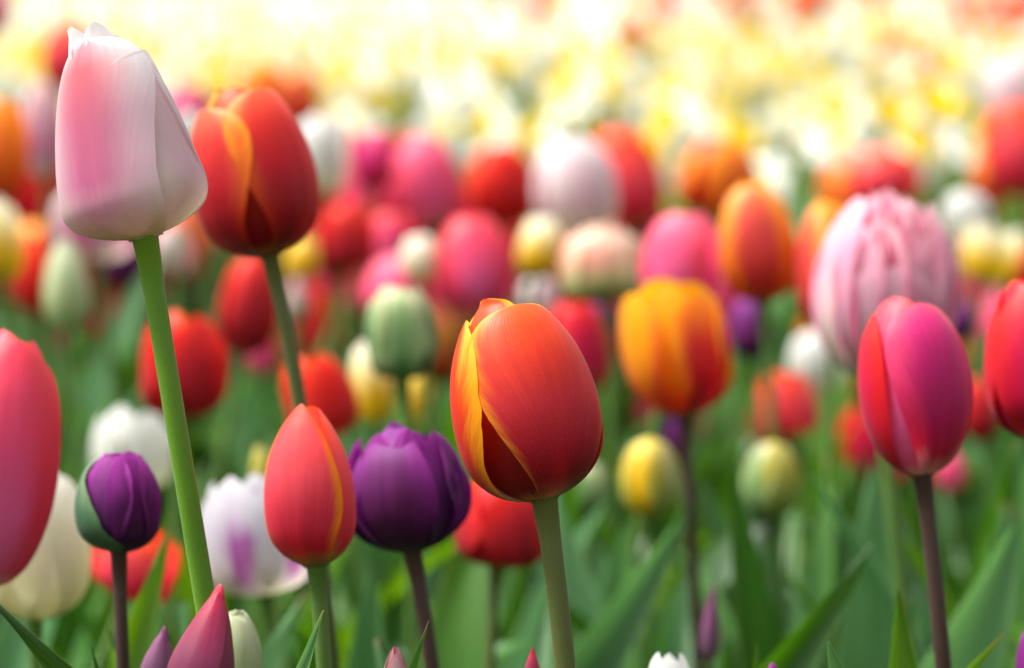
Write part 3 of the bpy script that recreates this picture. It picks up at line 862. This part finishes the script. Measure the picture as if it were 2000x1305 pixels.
tulip('tulip flamed yellow over red on a dark stem, right of centre', 1228, 1420, 548, 815, 1.6, 'yellow_red', bx=1338, prof='tub', shape='round', stem='stem_dark', stem_at=(1362, 1200),
      petals=[dict(th=-48, hw=1.0, rs=1.0, ln=.88, wave=.04, shape='halfob', kappa=1.18), dict(th=-148, hw=.82, rs=1.04, ln=.94, mat='yellow_flame', wave=.06, kappa=1.25, shape='halfob', lift=.22),
              dict(th=60, hw=1.0, rs=1.0, ln=.98, mat='yellow_flame', wave=.04), dict(th=-98, hw=.7, rs=.84, ln=.97, mat='yellow_flame', wave=.07, kappa=1.2, shape='round'),
              dict(th=5, hw=.9, rs=.96, ln=.85, shape='halfob', lift=.1), dict(th=110, hw=1.0, rs=.9, ln=1.03, mat='yellow_flame', wave=.05), dict(th=-8, hw=.5, rs=1.05, ln=.42, wave=.06, curl=.2, mat='yellow_flame')])
tulip('orange tulip with pale yellow margins, upper right of centre', 1400, 1556, 356, 592, 1.8, 'orange_yellow', bx=1490, prof='egg', rot=-84, hw=1.08, inner='orange')
tulip('yellow edged orange tulip tucked behind the left side of the double pink one', 1556, 1690, 388, 652, 1.78, 'orange_yellow', bx=1625, prof='egg', rot=-150, inner='orange')
tulip('huge frilled double pink tulip with a cream base, at right', 1592, 1870, 372, 752, 1.55, 'peony_pink', bx=1712, topx=1745, prof='egg', shape='broad', stem='stem_mid', stem_at=(1768, 1150), stem_r=.004,
      petals=[dict(th=-168, hw=.85, rs=1.02, ln=.95, mat='peony_pink', prof='oval', wave=.07, curl=.06, shape='round'), dict(th=-12, hw=.85, rs=1.02, ln=.95, mat='peony_pink', prof='oval', wave=.07, curl=.06, shape='round'),
              dict(th=-136, hw=.7, rs=.99, ln=.8, mat='peony_pink', prof='oval', wave=.08, curl=.08, shape='round'), dict(th=-48, hw=.7, rs=.99, ln=.78, mat='peony_pink', prof='oval', wave=.08, curl=.08, shape='round'),
              dict(th=-92, hw=.85, rs=1.03, ln=.6, mat='peony_pink', prof='oval', wave=.06, curl=.06, shape='round')]
      + [dict(th=25 + 32 * k, hw=.6, rs=.96, ln=.92 + .02 * (k % 3), mat='peony_pink', prof='oval', wave=.08, shape='round') for k in range(5)]
      + [dict(th=-150 + 24 * k + 9 * (k % 2), hw=.3 + .05 * (k % 3), rs=.92 - .05 * (k % 2), ln=.74 + .09 * (k * 7 % 4) / 3, mat='peony_inner', prof='tub', wave=.2, curl=.2, jag=.06, shape='round', kappa=.8, lift=.03) for k in range(6)]
      + [dict(th=-160 + 36 * k, hw=.32, rs=.74, ln=.86 + .08 * (k * 5 % 3) / 2, mat='peony_inner', prof='tub', wave=.24, curl=.22, jag=.06, shape='round', kappa=.75) for k in range(10)]
      + [dict(th=51 * k, hw=.32, rs=.5, ln=.93 + .06 * (k % 3) / 2, mat='peony_inner', prof='tub', wave=.24, curl=.2, jag=.06, shape='round', kappa=.8) for k in range(7)]
      + [dict(th=90 * k, hw=.28, rs=.26, ln=.97, mat='peony_inner', prof='tub', wave=.2, curl=.2, jag=.06, shape='round') for k in range(4)])
tulip('rose-pink tulip behind the yellow over red one', 1260, 1406, 414, 612, 1.82, 'pink', prof='egg', shape='round', rot=-105)
tulip('pink and white tulip high behind the centre', 1040, 1204, 264, 462, 2.3, 'white_blush', bx=1130, prof='egg', rot=-80)
tulip('coral-red tulip behind the right side of the pink and white one', 1146, 1290, 246, 456, 2.7, 'coral', bx=1240, prof='egg', rot=-70)
tulip('scarlet round tulip between the pink ones in the back row', 906, 1044, 284, 446, 2.5, 'scarlet', bx=985, prof='egg', rot=-70)
tulip('pink tulip leaning left beside the scarlet round one', 768, 902, 264, 442, 2.4, 'pink', bx=855, prof='oval', rot=-80)
tulip('magenta tulip half behind the leaning pink one', 690, 780, 254, 374, 2.6, 'magenta', prof='egg', rot=-130)
tulip('large rose tulip above the tip of the big orange-red one', 846, 1008, 418, 620, 2.1, 'rose', bx=935, prof='egg', rot=-85)
tulip('pink tulip above the green double bud', 714, 856, 500, 630, 2.15, 'pink', prof='egg', rot=-110)
tulip('cream tulip in front of the two pinks left of centre', 784, 862, 458, 548, 2.1, 'cream', prof='egg')
tulip('deep red tulip right of the red and yellow one', 622, 728, 402, 530, 2.3, 'red', prof='cup', rot=-80, wave=.06)
tulip('rose-red tulip behind and right of the deep red one', 716, 822, 414, 526, 2.5, 'rose', prof='cup')
tulip('cream and yellow tulip right of the large rose one', 1012, 1098, 422, 545, 2.2, 'cream_yellow', prof='egg', shape='point')
tulip('pale blush tulip under the cream and yellow one', 1018, 1088, 540, 620, 2.3, 'white_blush', prof='egg')
tulip('orange tulip behind the pale blush one in the middle', 1060, 1135, 480, 600, 2.5, 'orange_yellow', prof='egg')
tulip('peach and green double tulip bud behind centre', 1094, 1264, 442, 592, 2.0, 'peach_green', bx=1185,
      layers=[(5, 1.0, .9, .85, 'peach_green', 'cup', .08, .05), (4, .85, 1.0, .8, 'peach_green', 'cup', .1, .05), (4, .55, 1.0, .6, 'peach_green', 'cup', .12, .05)])
tulip('crimson tulip hidden behind the right shoulder of the big orange-red one', 1062, 1188, 586, 780, 1.9, 'crimson', prof='egg', rot=-80)
tulip('small violet-pink tulip peeping behind the crimson one', 1140, 1212, 590, 690, 2.2, 'purple', prof='egg')
tulip('purple round tulip right of the yellow over red one', 1424, 1508, 578, 704, 2.1, 'purple', prof='egg', shape='round')
tulip('orange-yellow tulip high at back, right of centre', 1320, 1482, 270, 424, 2.5, 'orange', bx=1390, prof='egg', rot=-60, inner='scarlet')
tulip('small orange-red open tulip under the orange ones', 1478, 1592, 718, 856, 2.0, 'coral', prof='cup', shape='point', hw=.95, rot=-50)
tulip('dark red tulip low behind the yellow-green bud at right', 1464, 1530, 780, 890, 2.2, 'red', prof='egg')
tulip('fat yellow-green bud below the yellow over red tulip', 1212, 1324, 854, 1012, 1.7, 'yellow_green', bx=1270, prof='egg', rot=-70,
      petals=[dict(th=-118, hw=.62, rs=1.0, ln=.98, mat='yellow', kappa=1.25, wave=.06), dict(th=-50, hw=.85, rs=1.04, ln=.93, mat='yellow_green', kappa=1.2, wave=.06), dict(th=-5, hw=.8, rs=1.0, ln=.95, mat='pale_green', kappa=1.2),
              dict(th=175, hw=.9, rs=1.0, ln=.93, mat='yellow_green', kappa=1.2), dict(th=60, hw=1.0, rs=1.0, ln=.96, mat='yellow_green'), dict(th=120, hw=1.0, rs=1.0, ln=.96, mat='yellow_green'), dict(th=-85, hw=.8, rs=.86, ln=1.0, mat='yellow')])
tulip('streaked yellow-green bud among the right hand leaves', 1452, 1562, 862, 1014, 1.8, 'yellow_green', prof='egg', rot=-100,
      petals=[dict(th=-75, hw=.75, rs=1.03, ln=.96, mat='yellow_green', kappa=1.25, wave=.07), dict(th=-140, hw=.8, rs=1.0, ln=.95, mat='green_cream', kappa=1.2, wave=.06), dict(th=-15, hw=.85, rs=1.0, ln=.98, mat='yellow_green', kappa=1.2, wave=.06),
              dict(th=60, hw=1.0, rs=1.0, ln=.96, mat='yellow_green'), dict(th=130, hw=1.0, rs=1.0, ln=.96, mat='yellow_green'), dict(th=-105, hw=.8, rs=.88, ln=1.0, mat='yellow')])
tulip('white tulip in the gap left of the double pink one', 1540, 1645, 648, 770, 2.2, 'white', prof='egg')
tulip('small red tulip between the magenta one and the crimson edge one', 1876, 1948, 738, 865, 2.1, 'red', prof='egg')
tulip('small pink tulip low right of the magenta one', 1826, 1884, 880, 960, 2.1, 'pink', prof='egg')
tulip('violet tulip small behind the right side of the double pink one', 1840, 1900, 590, 670, 2.3, 'violet', prof='egg')
tulip('ivory white tulip at the back right', 1836, 1934, 372, 478, 2.4, 'white', prof='egg', shape='broad')
tulip('yellow tulip with a pale rim at the back right', 1876, 1992, 436, 552, 2.3, 'cream_yellow', prof='open', shape='point', hw=.9)
tulip('tall pale pink tulip at the right edge, back', 1926, 2050, 100, 260, 2.9, 'white_blush', prof='egg')
tulip('tall coral-red tulip at the right edge, back', 1925, 2060, 196, 386, 2.6, 'coral', prof='egg', rot=-120)
tulip('orange tulip beside the coral-red one at the right edge', 1896, 1972, 272, 412, 2.8, 'orange_yellow', prof='egg')
tulip('rose-red tulip low on the right edge', 1962, 2040, 480, 580, 2.4, 'red', prof='egg')
tulip('coral tulip blurred above the double pink one', 1648, 1792, 290, 408, 3.0, 'coral', prof='egg', bx=1730)
tulip('pale coral tulip blurred left above the double pink one', 1600, 1670, 318, 420, 3.1, 'orange_yellow', prof='egg')
tulip('white tulip right of the red and yellow one', 572, 684, 224, 378, 2.4, 'white', prof='cup', shape='round')
tulip('crimson tulip behind the tall pale pink one', 318, 420, 168, 300, 2.6, 'magenta', prof='egg')
tulip('small white tulip in front of the crimson one at upper left', 346, 400, 214, 300, 2.4, 'white', prof='egg')
tulip('orange tulip blurred at the back left', 462, 560, 124, 236, 2.9, 'orange', prof='egg', bx=515)
tulip('deep orange tulip blurred beside the orange one at the back left', 536, 622, 136, 244, 3.0, 'orange_yellow', prof='cup')
tulip('orange-red tulip blurred above the tall pale pink one', 84, 176, 44, 180, 3.0, 'coral', prof='egg', bx=125)
tulip('pink and white tulip blurred at the far left', 44, 126, 158, 350, 2.4, 'pink_white', prof='egg', bx=90)
tulip('yellow-orange tulip at the left edge, back', -50, 54, 192, 390, 2.2, 'orange', prof='egg', bx=5)
tulip('yellow tulip with a cream tip at the left edge', -60, 42, 384, 556, 2.0, 'cream_yellow', prof='egg', shape='point', bx=0)
tulip('pale pink tulip hidden behind the tall pale pink one', 100, 262, 360, 512, 2.2, 'pink_white', prof='cup', bx=190)
tulip('dark maroon tulip low behind the tall pale pink one', 205, 290, 440, 560, 2.5, 'purple', prof='egg')
tulip('mauve tulip between the pale pink and the red and yellow tulip', 300, 372, 440, 540, 2.6, 'white_blush', prof='egg')
tulip('red tulip in the top left corner', -60, 20, -30, 70, 3.0, 'magenta', prof='egg')
tulip('small beige bud left of centre under the yellow one', 556, 606, 540, 630, 2.2, 'blush_bud', prof='bud')
tulip('small yellow tulip behind the foot of the red and yellow one', 556, 626, 462, 556, 2.4, 'yellow', prof='egg')
tulip('small purple tulip beside the dark stem right of centre', 1296, 1344, 818, 900, 2.0, 'purple', prof='egg')
tulip('thin greyish pink bud among the leaves right of centre', 1370, 1408, 1138, 1300, 1.45, 'mauve_bud', prof='spear', shape='point', topx=1394, nleaf=1)
tulip('yellow-green bud low behind the big orange-red flower head', 1110, 1190, 900, 1010, 1.9, 'green_cream', prof='egg')
tulip('rose tulip in the second row behind the orange-yellow one', 1210, 1300, 350, 480, 2.8, 'rose', prof='egg')

# the crowd of tulips that fills the gaps of the back rows
CROWD = [('red', 'red'), ('coral', 'coral-red'), ('rose', 'rose-pink'), ('pink', 'pink'), ('orange_yellow', 'orange'), ('magenta', 'magenta'), ('scarlet', 'scarlet'), ('orange', 'yellow-orange'), ('crimson', 'crimson')]
for k in range(96):
    px = rnd.choice((rnd.uniform(-320, 2320), rnd.uniform(0, 1350)))
    d = rnd.uniform(2.5, 3.25) if px < 900 or rnd.random() < .8 else rnd.uniform(2.15, 2.5)
    top = rnd.uniform(.29, .41) if d > 2.5 else rnd.uniform(.24, .33)
    py = 652.5 - 802.5 + (CAM_H - top) * FPX / d
    wpx = rnd.uniform(.048, .066) * FPX / d
    hpx = wpx * rnd.uniform(1.15, 1.35)
    mt, cn = rnd.choices(CROWD, (4, 4, 3, 3, 4, 2, 3, 2, 3))[0]
    tulip(cn + ' tulip lost in the blurred crowd of the back rows', px - wpx / 2, px + wpx / 2, py, py + hpx, d, mt, prof=rnd.choice(('egg', 'egg', 'oval', 'tub')),
          shape=rnd.choice(('round', 'point', 'halfob')), open_=rnd.choice((0, .05, .15, .25)), rot=rnd.uniform(0, 360), group='blurred tulips of the back rows')

# ---------------------------------------------------------------- leaf clumps between the flowers
def near(x, y, r):
    return any((x - a) ** 2 + (y - b) ** 2 < r * r for a, b in BASES)


CLUMP = {'leaf': 'deep green', 'leaf_blue': 'dusty blue-green', 'leaf_light': 'fresh light green'}


def clump_at(x, y, n, s, label, group=None):
    kind = rnd.choices(('leaf', 'leaf_blue', 'leaf_light'), (5, 4, 2))[0]
    mine = [m for m, k in zip(LEAVES, LEAF_KIND) if k == kind]
    where = 'low along the front edge of the picture' if y < 1.5 else ('between the stems of the middle rows' if y < 2.3 else 'under the blurred back row flowers')
    label = 'flowerless clump of ' + CLUMP[kind] + ' tulip leaves ' + where
    t = thing('tulip_plant', label, 'leaf clump', (x, y, 0), group)
    a0 = rnd.uniform(0, 6.28)
    for k in range(n):
        a = a0 + k * 2.3 + rnd.uniform(-.4, .4)
        add_leaf(t, a, (.008 * math.cos(a), .008 * math.sin(a), 0), s * rnd.uniform(.8, 1.1), rnd.choice(mine))
    BASES.append((x, y))
    return t


def aimed_leaf(label, tip, base_px, d, W, az_view, fold, twist, mat):
    """one feature leaf whose tip is at pixel tip and whose foot is below base_px"""
    W *= 1.25
    T = P(tip[0], tip[1], d)
    Bp = P(base_px[0], base_px[1], d)
    dirx = (T.x - Bp.x) / max(.02, (T.z - Bp.z))
    G = Vector((T.x - dirx * T.z, T.y - .02, 0))
    t = thing('tulip_plant', label, 'leaf clump', G)
    pts = bez(G, G + Vector((0, 0, T.z * .35)), T + Vector((-dirx * .35, -.01, -.35)) * T.z, T, 22)
    rows, uvs = [], []
    view = Vector((math.cos(R_(az_view)), math.sin(R_(az_view)), 0))
    for j, p in enumerate(pts):
        v = j / 22
        dd = (pts[min(j + 1, 22)] - pts[max(j - 1, 0)]).normalized()
        n = view - dd * view.dot(dd)
        n.normalize()
        s = dd.cross(n)
        tw = twist * v
        s2 = s * math.cos(tw) + n * math.sin(tw)
        n2 = n * math.cos(tw) - s * math.sin(tw)
        w = W * .5 * interp(LSHAPE, v)
        f = fold * (1 - .4 * v)
        rows.append([p - G + s2 * (u * w * math.cos(abs(u) * f)) + n2 * (abs(u) * w * math.sin(abs(u) * f) + .05 * W * u * u * math.sin(8 * v + tip[0]))
                     for u in [-1 + i / 5 for i in range(11)]])
        uvs.append([(i / 10, v) for i in range(11)])
    part('leaf', grid_mesh('leaf', rows, M[mat], uvs), t)
    BASES.append((G.x, G.y))
    return t


aimed_leaf('narrow pointed leaf tip standing right under the coral bud', (634, 1192), (590, 1330), 1.07, .026, -100, .5, .3, 'leaf_blue')
aimed_leaf('thin leaf tip beside the dark stem of the purple double tulip', (838, 1212), (800, 1330), 1.08, .018, -70, .6, .3, 'leaf')
aimed_leaf('broad blade leaf swept to the right, curled rim, below the right hand flowers', (1706, 1062), (1560, 1310), 1.4, .045, -60, .9, .5, 'leaf')
aimed_leaf('pale rimmed cupped leaf left of the dark stem at lower right', (1752, 1148), (1765, 1330), 1.22, .042, -95, .7, -.2, 'leaf_light')
aimed_leaf('wide flat blue-green leaf standing behind the dark stem at lower right', (1706, 905), (1716, 1300), 1.66, .05, -90, .2, .1, 'leaf_blue')
aimed_leaf('small leaf tip pointing right at the lower right', (1965, 1232), (1890, 1320), 1.2, .03, -60, .7, .3, 'leaf_light')
aimed_leaf('tall dark narrow leaf right of the dark central stem', (1428, 890), (1490, 1250), 1.55, .038, -110, .5, .4, 'leaf')
aimed_leaf('long leaf arching left beneath the yellow-green bud', (1345, 985), (1240, 1200), 1.6, .04, -70, .6, .3, 'leaf_blue')
aimed_leaf('leaf folded round the stem of the green wrapped purple bud', (330, 1030), (262, 1290), 1.3, .04, -50, 1.0, .7, 'leaf_light')
aimed_leaf('broad dark leaf sloping down at the bottom left corner', (-10, 1185), (110, 1320), 1.12, .05, -110, .4, .2, 'leaf')
aimed_leaf('short narrow leaf tip at the bottom left', (178, 1265), (200, 1320), 1.15, .02, -90, .6, .3, 'leaf')
aimed_leaf('slim upright leaf left of the dark bud stem', (212, 1215), (214, 1320), 1.25, .016, -90, .6, .3, 'leaf_light')
aimed_leaf('peaked leaf showing its back at the bottom right', (1620, 1250), (1650, 1330), 1.12, .06, -100, .6, .2, 'leaf_blue')
aimed_leaf('wide leaf leaning right at the right edge', (1992, 1000), (1900, 1300), 1.5, .055, -70, .4, .3, 'leaf_blue')
aimed_leaf('blue-green leaf leaning left behind the white flamed tulip', (600, 1150), (520, 1320), 1.4, .034, -80, .5, .3, 'leaf_blue')
aimed_leaf('upright blue-green blade between the coral bud and the central stem', (725, 1085), (718, 1310), 1.5, .036, -90, .3, .1, 'leaf_blue')
aimed_leaf('stubby light green shoot at the bottom right of centre', (1478, 1252), (1476, 1330), 1.25, .02, -90, .5, .1, 'leaf_light')

y = 1.12
row = 0
while y < 3.35:
    half = .20 * y + .32
    x = -half + (.055 if row % 2 else 0)
    while x < half:
        gx, gy = x + rnd.uniform(-.03, .03), y + rnd.uniform(-.03, .03)
        if not near(gx, gy, .05):
            s = rnd.uniform(.72, 1.04)
            if gy < 1.55:
                s *= .78
            clump_at(gx, gy, 4, s, 'clump of broad tulip leaves without a flower, filling the bed between the stems', 'leaf clumps between the tulips')
        x += .095
    y += .09
    row += 1

# ---------------------------------------------------------------- daffodil bed behind
def disc_flower(Rr, seed, nu=4, nv=4):
    """six petals round a centre, facing -y, joined as one corolla"""
    verts, faces, uvs = [], [], []
    for k in range(6):
        a = k * math.pi / 3 + .1 * math.sin(seed + k)
        zoff = .0 if k % 2 else -.0025
        b = len(verts)
        for j in range(nv + 1):
            v = j / nv
            r = Rr * (.1 + .9 * v)
            w = Rr * .36 * math.sin(math.pi * (.12 + .84 * v)) ** .7
            for i in range(nu + 1):
                u = -1 + 2 * i / nu
                lx, ly = r, u * w
                dep = zoff + .12 * Rr * v * v * math.sin(seed * 3 + k * 2) + .1 * Rr * u * u * v
                verts.append((lx * math.cos(a) - ly * math.sin(a), dep, lx * math.sin(a) + ly * math.cos(a)))
                uvs.append(((u + 1) / 2, v))
        for j in range(nv):
            for i in range(nu):
                q = b + j * (nu + 1) + i
                faces.append((q, q + 1, q + nu + 2, q + nu + 1))
    return verts, faces, uvs


def cup_geo(Rr, depth, n=10):
    verts, faces, uvs = [], [], []
    prof = [(.28, 0), (.62, -.25), (.72, -.7), (.95, -1.0)]
    for j, (r, z) in enumerate(prof):
        for i in range(n):
            a = 2 * math.pi * i / n
            rr = Rr * r * (1 + (.1 * math.sin(5 * a) if j == 3 else 0))
            verts.append((rr * math.cos(a), depth * z, rr * math.sin(a)))
            uvs.append((i / n, j / 3))
    for j in range(3):
        for i in range(n):
            faces.append((j * n + i, j * n + (i + 1) % n, (j + 1) * n + (i + 1) % n, (j + 1) * n + i))
    faces.append(tuple(range(n)))
    return verts, faces, uvs


def to_mesh(name, verts, faces, uvs, mats, fmat=None):
    me = bpy.data.meshes.new(name)
    me.from_pydata(verts, [], faces)
    uv = me.uv_layers.new(name='UVMap')
    idx = [0] * len(me.loops)
    me.loops.foreach_get('vertex_index', idx)
    data = []
    for vi in idx:
        data.extend(uvs[vi])
    uv.data.foreach_set('uv', data)
    for m in mats:
        me.materials.append(m)
    if fmat:
        me.polygons.foreach_set('material_index', fmat)
    me.polygons.foreach_set('use_smooth', [True] * len(me.polygons))
    me.update()
    return me


DH = .36
Z = Vector((0, 0, 1))
cor = [to_mesh('corolla', *disc_flower(.040, s), [M['daf_white']]) for s in (1, 2, 3)] + \
      [to_mesh('corolla', *disc_flower(.038, s), [M['daf_cream']]) for s in (4, 5)]
trum = [to_mesh('trumpet', *cup_geo(.024, .026), [M['daf_trumpet']]), to_mesh('trumpet', *cup_geo(.016, .015), [M['daf_trumpet_pale']])]
dstem_pts = bez(Vector((0, .006, -DH)), Vector((0, .02, -DH * .5)), Vector((0, .016, -.02)), Vector((0, .002, 0)), 10)
dstem = tube_mesh('stem', dstem_pts, [.0032] * 9 + [.0045, .003], M['stem_mid'], 6)
dleaf = [leaf_mesh(rnd.uniform(.26, .33), .014, R_(86), R_(rnd.uniform(50, 78)), .4, rnd.uniform(-.6, .6), .02, M['daf_leaf'], 3.3 * k, 2, 8) for k in range(5)]

protos = []
spots = []
y = 3.35
while y < 10.5:
    half = .19 * y + .6
    x = -half
    step = .135 if y < 4.6 else .115
    while x < half:
        spots.append((x + rnd.uniform(-.05, .05), y + rnd.uniform(-.05, .05)))
        x += step
    y += step
spots = [s for s in spots if rnd.random() < .86]
spots.sort(key=lambda s: s[1] + (3.0 if abs(s[0]) > .182 * s[1] + .03 else 0))
DLAB = {0: 'white daffodil with a yellow trumpet in the blurred bed behind the tulips',
        1: 'creamy daffodil with a yellow trumpet in the blurred bed behind the tulips',
        2: 'white daffodil with a pale trumpet in the blurred bed behind the tulips'}


def daf_params(x, y):
    kind = rnd.choices((0, 1, 2), (7, 2, 2))[0]
    yaw = rnd.choice((rnd.gauss(0, .7), rnd.gauss(0, .9), rnd.uniform(-3.1, 3.1)))
    return kind, yaw, rnd.uniform(-.06, .05), rnd.uniform(.85, 1.2), rnd.uniform(.15, 1.0)


daf_rest = []
for n, (x, y) in enumerate(spots):
    kind, yaw, dz, sc, pitch = daf_params(x, y)
    if n >= 300:
        daf_rest.append((x, y, kind, yaw, dz, sc, pitch))
        continue
    t = thing('daffodil', DLAB[kind], 'daffodil', (x, y, 0), 'daffodils in the bed behind the tulips')
    t.rotation_euler = (0, 0, yaw)
    hz = DH + dz
    o = part('stem', dstem, t)
    o.location = (0, 0, hz)
    o.scale = (1, 1, hz / DH)
    c = part('corolla', cor[rnd.randrange(3)] if kind != 1 else cor[rnd.randrange(3, 5)], t)
    c.location = (0, 0, hz)
    c.rotation_euler = (pitch * -1, rnd.uniform(0, 1), 0)
    c.scale = (sc, sc, sc)
    tr = part('trumpet', trum[0 if kind != 2 else 1], t)
    tr.location = (0, 0, hz)
    tr.rotation_euler = (pitch * -1, 0, 0)
    tr.scale = (sc, sc, sc)
    for k in range(2):
        lf = part('leaf', rnd.choice(dleaf), t)
        lf.rotation_euler = (0, 0, rnd.uniform(0, 6.28))

# the farther daffodils, past the three hundred nearest, as one mass
verts, faces, uvs, fm = [], [], [], []
MATS = [M['daf_white'], M['daf_cream'], M['daf_trumpet'], M['daf_trumpet_pale'], M['stem_mid'], M['daf_leaf']]


def append(geo, mtx, mi):
    b = len(verts)
    for v in geo[0]:
        verts.append(mtx @ Vector(v))
    for f in geo[1]:
        faces.append(tuple(b + i for i in f))
        fm.append(mi)
    uvs.extend(geo[2])


g_c = [disc_flower(.046, s, 2, 3) for s in range(4)]
g_t = cup_geo(.018, .022, 7)
for (x, y, kind, yaw, dz, sc, pitch) in daf_rest:
    hz = DH + dz
    base = Matrix.Translation((x, y, hz)) @ Matrix.Rotation(yaw, 4, 'Z') @ Matrix.Rotation(-pitch, 4, 'X') @ Matrix.Scale(sc, 4)
    append(g_c[rnd.randrange(4)], base @ Matrix.Rotation(rnd.uniform(0, 1), 4, 'Y'), 1 if kind == 1 else 0)
    append(g_t, base, 3 if kind == 2 else 2)
    s = .003
    append(([(-s, 0, -hz), (s, 0, -hz), (s, 0, 0), (-s, 0, 0), (0, -s, -hz), (0, s, -hz), (0, s, 0), (0, -s, 0)], [(0, 1, 2, 3), (4, 5, 6, 7)], [(0, 0)] * 8),
           Matrix.Translation((x, y, hz)) @ Matrix.Rotation(yaw, 4, 'Z'), 4)
    for k in range(2):
        a, ln = rnd.uniform(0, 6.28), rnd.uniform(.05, .1)
        w = .006
        append(([(-w, 0, 0), (w, 0, 0), (w * .9, ln * .4, .16), (-w * .9, ln * .4, .16), (0, ln, .29)], [(0, 1, 2, 3), (3, 2, 4)], [(0, 0), (1, 0), (1, .5), (0, .5), (.5, 1)]),
               Matrix.Translation((x, y, 0)) @ Matrix.Rotation(a, 4, 'Z'), 5)
o = bpy.data.objects.new('daffodils', to_mesh('daffodils', verts, faces, uvs, MATS, fm))
o['kind'] = 'stuff'
o['label'] = 'mass of white and yellow daffodils filling the far bed'
o['category'] = 'daffodils'
link(o)

# ---------------------------------------------------------------- far tulips among and behind the daffodils
far_heads = {}
for key in ('coral', 'orange', 'red', 'pink', 'magenta', 'orange_yellow'):
    meshes = []
    for k in range(6):
        rows, uv = petal_rows(.075, .03, PROF['egg'], SHAPE['round'], R_(k * 60), 1.1, 1.0 if k % 2 == 0 else .9, 1, 1.05, .02, .04, 6, 8, k * 1.3)
        meshes.append(grid_mesh('petal', rows, M[key], uv))
    far_heads[key] = meshes
far_stem = tube_mesh('stem', bez(Vector((0, 0, 0)), Vector((.01, 0, .12)), Vector((0, .005, .28)), Vector((0, 0, .4)), 8), [.004] * 9, M['stem_mid'], 6)


def far_tulip(x, y, hb, key, label, group):
    t = thing('tulip', label, 'tulip', (x, y, 0), group)
    st = part('stem', far_stem, t)
    st.scale = (1, 1, hb / .4)
    for me in far_heads[key]:
        p = part('petal', me, t)
        p.location = (0, 0, hb)
    for k in range(2):
        add_leaf(t, rnd.uniform(0, 6.28), (0, 0, 0), .9)
    t.rotation_euler = (0, 0, rnd.uniform(0, 2))


FL = {'coral': 'coral-red', 'orange': 'orange', 'red': 'red', 'pink': 'pink', 'magenta': 'magenta', 'orange_yellow': 'orange and yellow'}
for (px, py, d, key) in [(1240, 70, 5.6, 'orange_yellow'), (1310, 20, 6.8, 'pink'), (1745, 95, 5.4, 'orange'), (1880, 60, 5.8, 'orange_yellow'), (1960, 40, 6.2, 'coral'),
                         (980, 8, 7.2, 'magenta'), (1060, 22, 7.0, 'coral'), (1830, 130, 5.0, 'coral'), (1905, 10, 7.2, 'orange'), (1560, 25, 7.0, 'orange')]:
    p = P(px, py, d)
    far_tulip(p.x, p.y, p.z - .03, key, FL[key] + ' tulip added for a warm glow among the far daffodils', 'far tulips among the daffodils')
for k in range(26):  # extra orange tulips added to suggest the warm glow at upper right
    d = rnd.uniform(6.2, 8.6)
    p = P(rnd.uniform(1240, 2040), rnd.uniform(-12, 75), d)
    key = rnd.choice(('orange', 'orange_yellow', 'orange', 'coral'))
    far_tulip(p.x, p.y, max(.26, min(p.z - .03, .46)), key, FL[key] + ' tulip added for a warm glow among the far daffodils', 'far tulips among the daffodils')
y = 10.7
while y < 12.2:
    x = -.2 * y - .2
    while x < .2 * y + .2:
        key = rnd.choice(('coral', 'orange', 'red', 'pink', 'orange_yellow', 'magenta') if x < .2 else ('coral', 'orange', 'orange', 'orange_yellow', 'orange_yellow'))
        far_tulip(x + rnd.uniform(-.06, .06), y + rnd.uniform(-.06, .06), rnd.uniform(.32, .4), key, FL[key] + ' tulip in the blurred row at the top edge beyond the daffodils', 'tulips in the farthest row')
        x += .17
    y += .3
